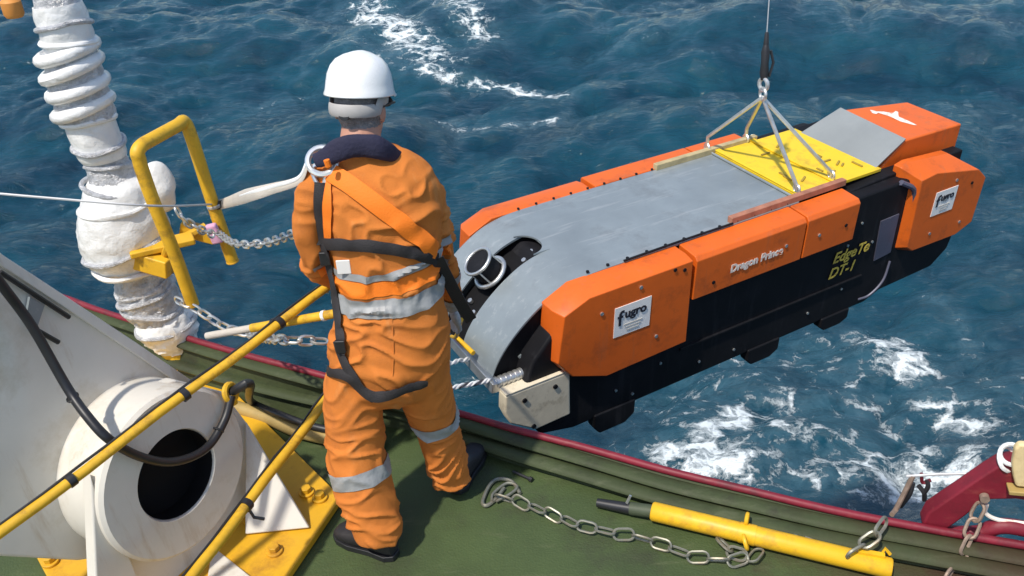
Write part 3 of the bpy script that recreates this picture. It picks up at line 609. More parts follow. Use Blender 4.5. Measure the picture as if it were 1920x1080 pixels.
obj('pink_tape', MB().box(gy(402, 438, tr.y - .05), .055, .035, .10, Matrix.Rotation(R(-12), 3, 'Y')), M_pink, hoop, bevel=.012)
obj('hoop_stay', MB().tube([gy(318, 455, 3.41), ck + V((.06, 0, .02))], .016, 8), M_yellow_worn, hoop)

# ------------------------------------------------------------------ A-frame foot
n_ax = V((.86, -.50, .11)).normalized(); Cd = gz(314, 882, .47); a_ax = V((0, 0, 1)).cross(n_ax).normalized(); b_ax = n_ax.cross(a_ax)
DR = .308
af = thing('a_frame_foot', 'cream white A-frame leg with a round pivot hub bolted to a yellow base plate', 'A-frame foot', V((Cd.x, Cd.y, 0)))
def pp_(x, y, off): return plane_px(x, y, Cd + n_ax * off, n_ax)
# leg web
lg = [(-420, 105), (0, 476), (110, 548), (250, 640), (380, 728), (430, 790), (420, 930), (300, 1030), (150, 1052), (0, 1044), (-420, 1050)]
legp = [pp_(x, y, -.17) for x, y in lg]
obj('leg', MB().prism(legp, -n_ax * .18), M_white_paint, af, bevel=.012)
top_e = [(-420, 106), (0, 477), (110, 549), (250, 641), (379, 729)]
obj('leg_flange', MB().prism([pp_(x, y, -.168) for x, y in top_e] + [pp_(x - 4, y + 20, -.168) for x, y in reversed(top_e)], n_ax * .018), M_white_paint, af, bevel=.004)
# hub ring with a bore
hb = MB(); N_ = 56
def ring(off, r): return [Cd + n_ax * off + a_ax * (r * math.cos(2 * math.pi * k / N_)) + b_ax * (r * math.sin(2 * math.pi * k / N_)) for k in range(N_)]
boreC = a_ax * -.004
loops = [ring(-.17, DR), ring(.048, DR), ring(.06, DR - .012), [p + boreC for p in ring(.06, .166)], [p + boreC for p in ring(.048, .160)], [p + boreC for p in ring(-.028, .160)]]
hb.v = [p for l_ in loops for p in l_]; hb.f = [(i * N_ + k, i * N_ + (k + 1) % N_, (i + 1) * N_ + (k + 1) % N_, (i + 1) * N_ + k) for i in range(5) for k in range(N_)]
hub = obj('pivot_hub', hb, M_white_paint, af)
bo = MB(); bo.v = [p + boreC for p in ring(.052, .1585)] + [p + boreC for p in ring(-.026, .1585)]; bo.f = [(k, (k + 1) % N_, N_ + (k + 1) % N_, N_ + k) for k in range(N_)] + [tuple(range(2 * N_ - 1, N_ - 1, -1))]
obj('bore_lining', bo, M_slot, hub)
# ear plate below hub
ear = [(200, 985), (188, 905), (200, 820), (245, 750), (330, 712), (420, 735), (470, 800), (520, 905), (575, 985), (470, 1075), (380, 1150), (210, 1150)]
obj('ear_plate', MB().prism([pp_(x, y, -.03) for x, y in ear], -n_ax * .06), M_white_paint, af, bevel=.01)
# base plate on the deck
A_ = gz(640, 932, .035); B_ = gz(540, 1080, .035); e_r = (B_ - A_).normalized(); D_ = gz(572, 865, .035)
fa_ = (D_ - A_).normalized()
base = [A_, A_ + e_r * 1.2, A_ + e_r * 1.2 + fa_ * 1.9, A_ + fa_ * .25 + fa_ * 1.65]
obj('base_plate', MB().prism([p - V((0, 0, .030)) for p in base], (0, 0, .032)), M_yellow_base, af, bevel=.004)
for x, y in ((515, 1035), (600, 935), (575, 925), (470, 975), (95, 1055)):
    p = gz(x, y, .037); obj('base_bolt', MB().cyl(p, (0, 0, 1), .032, .012, 20).cyl(p + V((0, 0, .012)), (0, 0, 1), .022, .022, 6), M_yellow_base, af, bevel=.003)
# gussets standing out from the ear plate
def gusset(t0, foot0, foot1, th=.022):
    a = pp_(*t0, -.03); b_ = gz(*foot0, .037); c = gz(*foot1, .037); nn = (b_ - a).cross(c - a).normalized()
    return obj('gusset', MB().prism([a, b_, c], nn * th), M_white_paint, af, bevel=.006)
gusset((462, 790), (462, 1000), (582, 988)); gusset((400, 1030), (385, 1130), (475, 1090))
obj('support_web', MB().prism([pp_(x, y, -.02) for x, y in ((152, 880), (175, 960), (198, 968), (250, 1095), (255, 1150), (165, 1150), (158, 1000))], n_ax * .05), M_white_paint, af, bevel=.008)
for (x0, y0, x1, y1) in ((0, 510, 130, 595), (62, 615, 110, 642)):
    obj('cable_clip', MB().tube([pp_(x0, y0, -.15), pp_(x1, y1, -.15)], .008, 6), M_rubber, af)
obj('clip_plate', MB().prism([pp_(x, y, -.165) for x, y in ((52, 556), (80, 570), (66, 612), (44, 600))], n_ax * .012), M_grey_alu, af)
# hoses
hose = thing('black_hose', 'black hydraulic hose looping across the round white pivot hub', 'hose', gd(60, 610, 3.05))
hpx = [(-80, 420, -.10), (0, 530, -.10), (60, 612, -.10), (125, 725, -.06), (165, 782, .03), (205, 824, .09), (262, 856, .095), (325, 866, .10), (385, 842, .095), (420, 790, .09), (434, 742, .085)]
obj('hose_body', MB().tube(bez([pp_(x, y, o) for x, y, o in hpx], 6), .0155, 12), M_rubber, hose)
for x, y, o in ((136, 745, -.04), (222, 836, .09), (410, 806, .092)): obj('cable_tie', MB().torus(pp_(x, y, o), pp_(x + 10, y + 10 if x < 300 else y - 20, o) - pp_(x, y, o), .018, .004, 12, 6), M_rubber, hose)
sh_ = pp_(432, 736, .075)
obj('end_fitting', MB().torus(sh_, (1, -.3, .3), .03, .012, 16, 8).cyl(sh_ - V((0, 0, .05)), (0, 0, 1), .018, .05, 10), M_yellow_worn, hose)
h2 = thing('deck_hose', 'black cable lying on a tan hose along the green bulwark', 'hose', gz(520, 790, .05))
tp_ = bez([gz(438, 762, .05), gz(500, 782, .04), (gz(560, 808, .04)), gz(640, 825, .04), gz(720, 830, .03)], 6)
obj('tan_hose', MB().tube(tp_, .032, 12), M_tan, h2)
obj('black_cable', MB().tube(bez([sh_, sh_ + V((.06, .05, .0)), gz(470, 752, .10), gz(520, 775, .09), gz(590, 800, .09), gz(660, 812, .08)], 6), .017, 10), M_rubber, h2)

# ------------------------------------------------------------------ guard rails
def railthing(label, a, b, r, ties, cable_side, post_z=True):
    a, b = V(a), V(b); t = thing('guard_rail', label, 'railing', b, None)
    pts = [a.lerp(b, i / 12) + V((0, 0, .004 * math.sin(i * 1.3))) for i in range(13)]
    obj('rail', MB().tube(pts, r, 14), M_yellow_worn, t)
    for s_ in ties: c = a.lerp(b, s_); obj('cable_tie', MB().tube([c - (b - a).normalized() * .011, c + (b - a).normalized() * .011], r + .006, 12), M_rubber, t)
    obj('lashed_cable', MB().tube([p + UP * (r + .004) * .75 - RT * (r + .004) * .65 + UP * .003 * math.sin(i * 2.) for i, p in enumerate(pts)], .0045, 8), M_rubber, t)
    return t
ra0 = gd(-170, 1128, 2.38); ra1 = gd(632, 525, 3.37)
t1 = railthing('worn yellow upper guard rail crossing in front of the white pivot hub', ra0, ra1, .0165, (.30, .56, .82), 1)
obj('stanchion', MB().tube([ra1 + V((.015, .02, .05)), V((ra1.x + .015, ra1.y + .02, 0))], .021, 12), M_yellow_worn, t1)
obj('stanchion', MB().tube([ra0 + V((-.0, -.02, .03)), V((ra0.x, ra0.y - .02, 0))], .021, 12), M_yellow_worn, t1)
rb0 = gz(300, 1160, .40); rb1 = gz(640, 712, .42)
t2 = railthing('worn yellow lower guard rail crossing the yellow base plate', rb0, rb1, .0185, (.40,), 1)
cj = rb0.lerp(rb1, .40); obj('tie_tail', MB().tube([cj, cj + V((.02, -.01, -.05)), cj + V((.05, .0, -.07))], .006, 6), M_rubber, t2)
obj('stanchion', MB().tube([rb1 + V((.01, .02, .03)), V((rb1.x + .01, rb1.y + .02, 0))], .021, 12), M_yellow_worn, t2)
obj('stanchion', MB().tube([rb0 + V((0, -.02, .03)), V((rb0.x, rb0.y - .02, 0))], .021, 12), M_yellow_worn, t2)
# boat hook pole lashed to the upper rail
pa, pb = gd(388, 630, 3.42), gd(640, 586, 3.18)
bp_ = thing('lashed_pole', 'thin yellow pole with pale worn tip lashed across the upper guard rail', 'pole', pa)
obj('shaft', MB().tube([pa.lerp(pb, .35), pb], .017, 10), M_yellow_worn, bp_)
obj('pale_tip', MB().tube([pa, pa.lerp(pb, .36)], .0145, 10), M_lanyard, bp_)
obj('lashing', MB().tube([pa.lerp(pb, .51), pa.lerp(pb, .565)], .024, 10), M_rubber, bp_)
obj('end_collar', MB().tube([pa.lerp(pb, .87), pa.lerp(pb, .89)], .020, 10), M_white_rope, bp_)
# lines and chains at the hoop
wl = [gd(-60, 358, 3.35), gd(100, 372, 3.37), gd(285, 386, 3.40), gy(400, 383, tr.y)]
tag(obj('steel_wire', MB().tube(bez(wl, 6), .005, 6), M_wire, origin=wl[-1]), 'thin pale wire stretched past the white wrapped post to the yellow hoop', 'wire')
chain('safety_chain', 'slack chain hanging from the foot of the yellow hoop to the lashed pole', bez([gy(330, 562, 3.46), gy(362, 576, 3.40), gy(420, 612, 3.36), gy(470, 628, 3.32), gd(520, 636, 3.30), gd(612, 640, 3.30)], 6), .062, .036, .006, M_steel, 'safety chains by the hoop')
chain('safety_chain', 'chain stretched between the yellow hoop and the orange coverall elbow', bez([gy(404, 432, tr.y), gy(440, 456, 3.3), gy(500, 455, 3.15), gy(556, 436, 2.95), gy(600, 425, 2.85)], 6), .05, .030, .0052, M_steel, 'safety chains by the hoop')
chain('safety_chain', 'short chain looped over the silver tape and yellow clamp of the post', bez([gy(330, 390, 3.36), gy(345, 412, 3.37), gy(375, 430, 3.42), gy(400, 440, 3.5)], 6), .05, .030, .0055, M_steel, 'safety chains by the hoop')

# ------------------------------------------------------------------ person
def hw(px, p): return px * dep(p) / FPX
body = MB()
def bsec(xl, xr, y, Y, fwd):
    c = gy((xl + xr) / 2, y, Y); return (c, V((hw((xr - xl) / 2, c), 0, 0)), V((0, fwd, 0)))
tors = [bsec(640, 815, 735, 2.57, .11), bsec(622, 838, 705, 2.57, .145), bsec(616, 845, 665, 2.565, .160), bsec(618, 845, 625, 2.57, .158), bsec(628, 838, 580, 2.58, .145), bsec(628, 830, 535, 2.59, .132),
        bsec(622, 824, 490, 2.60, .132), bsec(612, 824, 440, 2.61, .138), bsec(602, 826, 390, 2.62, .142), bsec(592, 818, 345, 2.635, .135), bsec(596, 800, 312, 2.65, .115), bsec(622, 765, 288, 2.66, .085), bsec(645, 720, 270, 2.67, .06)]
body.loft(tors, 32)
def limb(pts, n=20):        # pts: (px, py, Y, half width px[, squash])
    P = [(gy(x, y, Y), hwp) for x, y, Y, hwp in pts]; body.tube(bez([p for p, _ in P], 4), [float(np.interp(i / 4, range(len(P)), [hw(h, p) for p, h in P])) for i in range((len(P) - 1) * 4 + 1)], n, ref=(1, 0, 0), flat=.98)
    return [p for p, _ in P]
LL = limb([(678, 668, 2.56, 56), (664, 730, 2.545, 57), (662, 790, 2.525, 56), (667, 845, 2.50, 55), (678, 905, 2.46, 53), (694, 950, 2.43, 51), (705, 985, 2.412, 49), (709, 1003, 2.407, 48)])
RL = limb([(784, 668, 2.575, 57), (792, 715, 2.60, 54), (808, 765, 2.635, 46), (820, 810, 2.66, 42), (832, 850, 2.68, 40), (842, 878, 2.70, 39), (848, 895, 2.71, 38)])
AL = limb([(614, 328, 2.64, 36), (594, 352, 2.62, 37), (580, 400, 2.60, 29), (578, 445, 2.60, 27), (586, 482, 2.63, 26), (600, 505, 2.74, 26), (622, 520, 2.86, 22), (630, 526, 2.93, 18)])
AR = limb([(776, 332, 2.65, 38), (796, 358, 2.66, 36), (814, 402, 2.68, 29), (826, 447, 2.71, 25), (834, 492, 2.78, 23), (844, 535, 2.86, 21), (850, 572, 2.92, 18)])
neck = [gy(676, 275, 2.67), gy(677, 240, 2.70), gy(678, 215, 2.72)]
body.tube(neck, [.068, .062, .062], 20)
HC = gy(677, 200, 2.735); HF = V((.30, .93, -.22)).normalized(); HU = (V((0, 0, 1)) - HF * HF.z).normalized(); HR = HF.cross(HU)
HM = Matrix((HR, HF, HU)).transposed()
def hp(x, y, z): return HC + HM @ V((x, y, z))
body.ell(hp(0, -.01, .02), .076, .096, .112, HM, 22, 16)
body.ell(hp(0, .028, -.055), .056, .064, .062, HM, 18, 12)         # jaw
body.ell(hp(0, .098, -.018), .013, .022, .026, HM, 10, 8)          # nose
body.ell(hp(0, .086, -.060), .024, .012, .010, HM, 10, 8)          # mouth
for s_ in (-1, 1):
    body.ell(hp(s_ * .079, -.012, -.015), .010, .020, .032, HM, 10, 8)   # ears
    body.ell(hp(s_ * .030, .080, .012), .016, .012, .012, HM, 10, 8)     # brow / eyes
def hand(wrist, fwd, palm_n, side, curl):
    fwd = V(fwd).normalized(); pn_ = (V(palm_n) - fwd * V(palm_n).dot(fwd)).normalized(); sd = fwd.cross(pn_) * side
    M_ = Matrix((sd, fwd, pn_)).transposed()
    body.ell(wrist + fwd * .045, .040, .058, .019, M_, 16, 10)
    for i, (o, Lf) in enumerate(((.030, .072), (.010, .080), (-.010, .075), (-.030, .058))):
        p = wrist + fwd * .085 + sd * o; pts = [p - fwd * .03]; d = fwd.copy()
        for sgm in (.45, .32, .23):
            pts.append(p.copy()); p = p + d * Lf * sgm
            d = (d * math.cos(curl) + pn_ * math.sin(curl)).normalized() if True else d
        pts.append(p); body.tube(pts, [.010, .010, .0095, .009, .007], 8)
    p = wrist + fwd * .03 + sd * .036; d = (fwd * .7 + sd * .6 + pn_ * .5).normalized()
    body.tube([p - sd * .02, p + d * .03, p + d * .055 + pn_ * .012, p + d * .068 + pn_ * .03], [.013, .012, .011, .008], 8)
WL = gy(632, 527, 2.94); WR = gy(851, 585, 2.94)
hand(WL, (.1, .9, -.25), (.1, -.2, -1), 1, .75); hand(WR, (.05, .55, -.85), (-.8, -.2, -.3), 1, .65)
tmp = link(bpy.data.objects.new('tmp', body.mesh('tmp')))
finish(tmp.data, None, True)
rm = tmp.modifiers.new('r', 'REMESH'); rm.mode = 'VOXEL'; rm.voxel_size = .0065; rm.use_smooth_shade = True
dg = bpy.context.evaluated_depsgraph_get(); dg.update()
pm = bpy.data.meshes.new_from_object(tmp.evaluated_get(dg)); bpy.data.objects.remove(tmp)
nvp = len(pm.vertices); pc = np.empty(nvp * 3, np.float32); pm.vertices.foreach_get('co', pc); pc = pc.reshape(-1, 3).astype(float)
E_ = np.empty(len(pm.edges) * 2, np.int32); pm.edges.foreach_get('vertices', E_); E_ = E_.reshape(-1, 2)
hd = np.array(HC); isH = (np.linalg.norm(pc - hd, axis=1) < .19) & (pc[:, 2] > gy(676, 262, 2.69).z)
hl_ = (np.linalg.norm(pc - np.array(WL + V((0, .08, -.02))), axis=1) < .105); hr_ = (np.linalg.norm(pc - np.array(WR + V((0, .05, -.08))), axis=1) < .11)
skin = isH | hl_ | hr_
deg = np.bincount(E_.ravel(), minlength=nvp)[:, None]
for it in range(14):
    s_ = np.zeros_like(pc)
    for c in range(3): s_[:, c] = np.bincount(E_[:, 0], pc[E_[:, 1], c], nvp) + np.bincount(E_[:, 1], pc[E_[:, 0], c], nvp)
    k = np.where(skin, .12 if it < 3 else 0., .5)[:, None]; pc = pc * (1 - k) + s_ / deg * k
pm.vertices.foreach_set('co', pc.astype(np.float32).ravel()); pm.update()
nrm = np.empty(nvp * 3, np.float32); pm.vertices.foreach_get('normal', nrm); nrm = nrm.reshape(-1, 3)
# cloth folds: rings round knees, ankles and elbows, drag lines on the back
def near(P_, rad): return np.exp(-(np.linalg.norm(pc - np.array(P_), axis=1) / rad) ** 2)
amp = .0021 + .0064 * (near(LL[3], .13) + near(LL[6], .17) + near(RL[3], .12) + near(RL[5], .14) + near(AL[4], .12) + near(AR[3], .10)) + .005 * near(gy(725, 530, 2.47), .22) + .004 * near(gy(790, 420, 2.52), .14) + .005 * near(LL[0], .14) + .004 * near(gy(725, 690, 2.45), .15)
dsp = np.zeros(nvp)
for i in range(nvp):
    if skin[i]: continue
    p = V(pc[i]); wv = noise.noise_vector(p * 4.5) * .11
    a = p + wv; f1 = 2.1 * max(0., 1 - abs(noise.noise(V((a.x * 8 + a.z * 5.0, a.y * 6, a.z * 13 - a.x * 4)))) * 3.4) ** 1.4 - .7
    f2 = noise.fractal(V((a.x * 9, a.y * 9, a.z * 6)), .9, 2., 3)
    dsp[i] = amp[i] * (f1 * 1.1 + f2 * .55) + .0045 * noise.noise(V((a.x * 7, a.y * 7, a.z * 4.5)))
pc = pc + nrm * dsp[:, None]
pm.vertices.foreach_set('co', pc.astype(np.float32).ravel()); pm.update()
for m_ in (M_suit, M_skin, M_glove, M_hair): pm.materials.append(m_)
hb_z = hp(0, 0, -.02)
for f in pm.polygons:
    i = f.vertices[0]; f.use_smooth = True
    if isH[i]:
        l_ = HM.transposed() @ (V(pc[i]) - HC); f.material_index = 3 if (l_.y < .02 and l_.z > -.055 and abs(l_.x) < .078) or l_.z > .05 else 1
    elif hr_[i] or hl_[i]: f.material_index = 2
person = link(bpy.data.objects.new('person', pm)); P0 = V((-.41, 2.54, 0)); pm.transform(Matrix.Translation(-P0)); person.location = P0; person['_world'] = 1
tag(person, 'person in orange coveralls, white hard hat and harness standing with back turned', 'person')
bvh = BVHTree.FromPolygons([V(p) for p in pc], [tuple(f.vertices) for f in pm.polygons])
def hit(x, y, off=.006):
    d = ray(x, y).normalized(); h = bvh.ray_cast(C0, d)
    if h[0] is None: h = bvh.find_nearest(gy(x, y, 2.6))
    nn = h[1] if h[1].dot(d) < 0 else -h[1]
    return h[0] + nn * off, nn
def strap(name, px, wid, m, parent, off=.007, th=.004, n=10):
    pts2 = bez([V((x, y, 0)) for x, y in px], n); H_ = [hit(p.x, p.y, off) for p in pts2]
    P_ = [h[0] for h in H_]; N_2 = [h[1] for h in H_]
    for _ in range(6):
        P_ = [P_[0]] + [(P_[i - 1] + P_[i] * 2 + P_[i + 1]) / 4 for i in range(1, len(P_) - 1)] + [P_[-1]]; N_2 = [N_2[0]] + [(N_2[i - 1] + N_2[i] * 2 + N_2[i + 1]).normalized() for i in range(1, len(N_2) - 1)] + [N_2[-1]]
    mb = MB()
    for i, p in enumerate(P_):
        t = (P_[min(i + 1, len(P_) - 1)] - P_[max(i - 1, 0)]).normalized(); b = t.cross(N_2[i]).normalized()
        for a_, o in ((-1, 0), (-.5, th), (.5, th), (1, 0), (.5, -th), (-.5, -th)): mb.v.append(p + b * (a_ * wid / 2) + N_2[i] * o)
    k = len(P_); mb.f = [(i * 6 + c, i * 6 + (c + 1) % 6, i * 6 + 6 + (c + 1) % 6, i * 6 + 6 + c) for i in range(k - 1) for c in range(6)] + [tuple(range(5, -1, -1)), tuple((k - 1) * 6 + c for c in range(6))]
    return obj(name, mb, m, parent)
def band(name, p, ax, wid, rad, m, off=.004, mn=None):
    ax = V(ax).normalized(); p = V(p); bm = bmesh.new(); bm.from_mesh(pm); bmesh.ops.translate(bm, verts=bm.verts, vec=P0)
    bmesh.ops.delete(bm, geom=[v for v in bm.verts if (v.co - p - ax * (v.co - p).dot(ax)).length > rad or abs((v.co - p).dot(ax)) > wid + .03], context='VERTS')
    for s_ in (-1, 1): bmesh.ops.bisect_plane(bm, geom=bm.verts[:] + bm.edges[:] + bm.faces[:], plane_co=p + ax * (s_ * wid / 2), plane_no=ax * s_, clear_outer=True)
    bm.normal_update()
    for v in bm.verts: v.co += v.normal * (off + (.0016 * math.sin(v.co.x * 190 + 3 * math.sin(v.co.x * 31)) if mn else 0))
    me = bpy.data.meshes.new(name); bm.to_mesh(me); bm.free(); me.materials.clear()
    for f in me.polygons: f.material_index = 0
    return obj(name, me, m, person)
band('reflective_band', gy(680, 884, 2.465), LL[5] - LL[3], .062, .13, M_refl)
band('reflective_band', gy(814, 786, 2.645), RL[4] - RL[2], .058, .11, M_refl)
band('reflective_band', gy(728, 541, 2.585), (-.06, 0, 1), .064, .24, M_refl, .006, 1)
band('hivis_waistband', gy(724, 506, 2.595), (-.10, 0, 1), .050, .24, M_hivis, .003)
band('reflective_band', gy(720, 484, 2.60), (-.10, 0, 1), .026, .24, M_refl, .0035)
band('reflective_band', gy(842, 515, 2.82), AR[5] - AR[3], .05, .07, M_refl)
band('glove_gauntlet', gy(848, 562, 2.90), AR[6] - AR[4], .075, .06, M_glove, .006)
strap('seat_seam', [(734, 575), (736, 610), (738, 660), (736, 705)], .0045, M_suit, person, .0012, .0012)
# boots
def boot(heel, toe, h=.13):
    heel, toe = V(heel), V(toe); d = (toe - heel); Lb = d.length; d.normalize(); s_ = V((d.y, -d.x, 0)); up_ = V((0, 0, 1))
    secs = [(k * .9, a * .88, b, c * .85) for k, a, b, c in [(-.01, .034, .012, .13), (.02, .042, .008, .14), (.07, .044, .006, .14), (.12, .044, .006, .115), (.17, .050, .006, .085), (.22, .052, .006, .074), (.26, .046, .008, .066), (.285, .028, .012, .045)]]
    mb = MB(); vs = []; n_ = 14
    for x, hw_, z0, z1 in secs:
        for k in range(n_):
            th = 2 * math.pi * k / n_; cx = math.cos(th); cz = math.sin(th); cx = math.copysign(abs(cx) ** .7, cx); cz = math.copysign(abs(cz) ** .7, cz)
            vs.append(heel + d * x + s_ * hw_ * cx + up_ * ((z0 + z1) / 2 + cz * (z1 - z0) / 2 + .012))
    mb.add(vs, [(i * n_ + k, i * n_ + (k + 1) % n_, (i + 1) * n_ + (k + 1) % n_, (i + 1) * n_ + k) for i in range(7) for k in range(n_)] + [tuple(range(n_ - 1, -1, -1)), tuple(7 * n_ + k for k in range(n_))])
    b = obj('boot', mb, M_boot, person)
    so = [heel + d * x * .9 + s_ * y * .88 for x, y in ((-.018, -.025), (-.018, .025), (.02, .048), (.1, .046), (.2, .058), (.26, .05), (.295, .024), (.295, -.024), (.26, -.05), (.2, -.058), (.1, -.046), (.02, -.048))]
    obj('sole', MB().prism([p + up_ * .001 for p in so], (0, 0, .026)), M_rubber, b, bevel=.004)
lh = gz(738, 1044); boot(lh, lh + (gz(622, 1000) - lh).normalized() * .28)
rh = gz(858, 922); boot(rh, rh + V((.10, .27, 0)))
# helmet
HT = hp(0, -.008, .040)
def helm(r, z, th):
    fr = .122 * r * (1 + .05 * math.cos(th)); return HT + HM @ V((.103 * r * math.sin(th), fr * math.cos(th), z * .86))
sec = [(1.05, 0.), (1.055, .004), (1.01, .02), (.985, .045), (.94, .075), (.84, .105), (.68, .128), (.45, .143), (.2, .149), (.02, .150)]
mb = MB(); n_ = 40
for r_, z in sec:
    for k in range(n_):
        th = 2 * math.pi * k / n_; p = helm(r_, z, th)
        if r_ < .95 and z > .09: p += HU * .006 * math.exp(-(math.sin(th) * r_ / .22) ** 2)
        mb.v.append(p)
mb.f = [(i * n_ + k, i * n_ + (k + 1) % n_, (i + 1) * n_ + (k + 1) % n_, (i + 1) * n_ + k) for i in range(len(sec) - 1) for k in range(n_)] + [tuple((len(sec) - 1) * n_ + k for k in range(n_))]
helmet = obj('hard_hat', mb, M_helmet, person); sm = helmet.modifiers.new('solid', 'SOLIDIFY'); sm.thickness = .003
pk = MB(); arcs = [(-1 + 2 * i / 12) * 1.15 for i in range(13)]
pk.v = [helm(.99, .004, t) for t in arcs] + [helm(.99, .004, t) + HM @ V((0, .05 * math.cos(t * 1.2) + .008, -.012)) for t in arcs]; pk.f = [(i, i + 1, i + 14, i + 13) for i in range(12)]
o = obj('peak', pk, M_helmet, helmet); sm = o.modifiers.new('solid', 'SOLIDIFY'); sm.thickness = .003
o = obj('headband', MB().tube([HT + HM @ V((.086 * math.sin(t), .105 * math.cos(t) - .008, -.012 - .028 * (math.cos(t) < -.2))) for t in [2 * math.pi * i / 40 for i in range(40)]], .020, 8, closed=True, flat=.25, ref=HU), M_band, helmet)
obj('ratchet_knob', MB().cyl(hp(0, -.108, -.012), -HF, .018, .014, 14), M_rubber, helmet)
for s_ in (-1, 1): obj('glasses_arm', MB().tube([hp(s_ * .078, .085, .010), hp(s_ * .088, .02, .012), hp(s_ * .084, -.03, .006)], .004, 6), M_rubber, person)
for s_ in (-1, 1): obj('glasses_lens', MB().ell(hp(s_ * .036, .100, .010), .030, .006, .020, HM, 14, 8), M_rubber, person)
# navy collar
cl = MB(); sp = [(592, 302, 2.58, .022), (612, 294, 2.565, .028), (640, 280, 2.56, .036), (672, 273, 2.57, .040), (706, 276, 2.575, .036), (734, 286, 2.60, .028), (752, 295, 2.64, .020)]
pts = bez([gy(x, y, Y) for x, y, Y, _ in sp], 5); cl.tube(pts, [float(np.interp(i / 5, range(7), [s_[3] for s_ in sp])) for i in range(len(pts))], 14, flat=.45, ref=(0, .25, 1))
for k, p in enumerate(cl.v): cl.v[k] = p + noise.noise_vector(p * 14) * .007
obj('navy_collar', cl, M_navy, person)
# harness
hz = obj('harness_dorsal_strap', MB().tube([gy(612, 300, 2.52), gy(616, 312, 2.52)], .01, 8), M_hivis, person)
strap('harness_shoulder_strap', [(618, 322), (655, 345), (700, 378), (745, 412), (785, 445), (812, 468)], .058, M_hivis, person, .013)
strap('harness_shoulder_strap', [(612, 330), (614, 370), (616, 420), (618, 462)], .046, M_hivis, person, .008)
strap('harness_side_strap', [(602, 342), (602, 390), (608, 440), (618, 480), (630, 530), (637, 580), (641, 620), (646, 660)], .036, M_web_black, person, .016)
strap('harness_belt', [(600, 455), (640, 456), (690, 459), (740, 465), (790, 477), (815, 484)], .042, M_web_black, person, .014)
strap('harness_leg_strap', [(636, 640), (650, 680), (672, 718), (700, 742), (730, 738), (765, 724), (796, 716)], .040, M_web_black, person, .012)
strap('harness_leg_strap', [(606, 692), (628, 697), (655, 705), (680, 728), (704, 746)], .036, M_web_black, person, .013)
dp = [hit(812, 482, .02)[0], gy(838, 520, 2.62), gy(862, 565, 2.70), gy(884, 600, 2.80)]
mb = MB(); pb_ = bez(dp, 6); wv_ = V((.75, -.1, .55)).normalized() * .024
for p in pb_: mb.v += [p - wv_, p + wv_, p + wv_ + V((0, -.005, 0)), p - wv_ + V((0, -.005, 0))]
mb.f = [(i * 4 + c, i * 4 + (c + 1) % 4, i * 4 + 4 + (c + 1) % 4, i * 4 + 4 + c) for i in range(len(pb_) - 1) for c in range(4)] + [(3, 2, 1, 0), tuple(len(pb_) * 4 - 4 + c for c in range(4))]
obj('harness_hanging_strap', mb, M_web_black, person)
for x, y in ((644, 645), (617, 478)): p, nn = hit(x, y, .020); obj('strap_buckle', MB().box(p, .035, .014, .05), M_rubber, person, bevel=.004)
p, nn = hit(648, 498, .010); obj('suit_label', MB().box(p, .045, .006, .05), M_sign, person, bevel=.002)
rc, nn = hit(610, 318, .035); nn = (nn * .5 + (C0 - rc).normalized() * .8).normalized()
obj('d_ring', MB().torus(rc, nn, .044, .010, 28, 8), mat('bright_steel', (.8, .8, .78), .25, .7, var=.05), person)
hk_ = gy(594, 336, rc.y - .02)
obj('snap_hook', MB().tube(bez([rc + RT * .02, rc - RT * .03 - UP * .02, hk_ - UP * .012, hk_ + RT * .02 - UP * .02, rc + RT * .012 - UP * .04], 5), .007, 8), mat('bright_steel', (.8, .8, .78)), person)
# lanyard
la = thing('safety_lanyard', 'beige webbing lanyard from the harness ring to the yellow hoop', 'lanyard', rc)
lp = bez([rc - RT * .045 - UP * .01, gd(560, 338, dep(rc) + .05), gd(510, 354, dep(rc) + .2), gd(460, 368, dep(rc) + .4), gd(425, 380, dep(gy(404, 384, tr.y)) - .1), gy(404, 386, tr.y)], 6)
wd = [float(np.interp(i / (len(lp) - 1), [0, .12, .3, .6, .9, 1], [.010, .014, .016, .026, .024, .014])) for i in range(len(lp))]
obj('webbing', MB().tube(lp, wd, 10, flat=.28, ref=UP), M_lanyard, la)
obj('rope_core', MB().tube([p + UP * .006 for p in lp[:20]], .008, 8), M_white_rope, la)
obj('dark_end', MB().tube(lp[-5:], .021, 10, flat=.5, ref=UP), M_rubber, la)
# yellow line from glove to nose bar
ya = fw_(-.135, .50, .46); yb = WR + V((.02, .08, -.09))
yl = bez([yb, yb.lerp(ya, .5) - V((0, 0, .04)), ya], 8)
tag(obj('yellow_line', MB().tube(yl, .010, 8), M_yellow, origin=yl[0]), 'short yellow line from the grey glove to the nose of the survey vehicle', 'rope')
fin = MB().tube([fw_(-.14, .42, .50), fw_(-.13, .28, .50)], .014, 8); fin.v = [FM.inverted() @ p for p in fin.v]; obj('yellow_nose_strap', fin, M_yellow, fish)

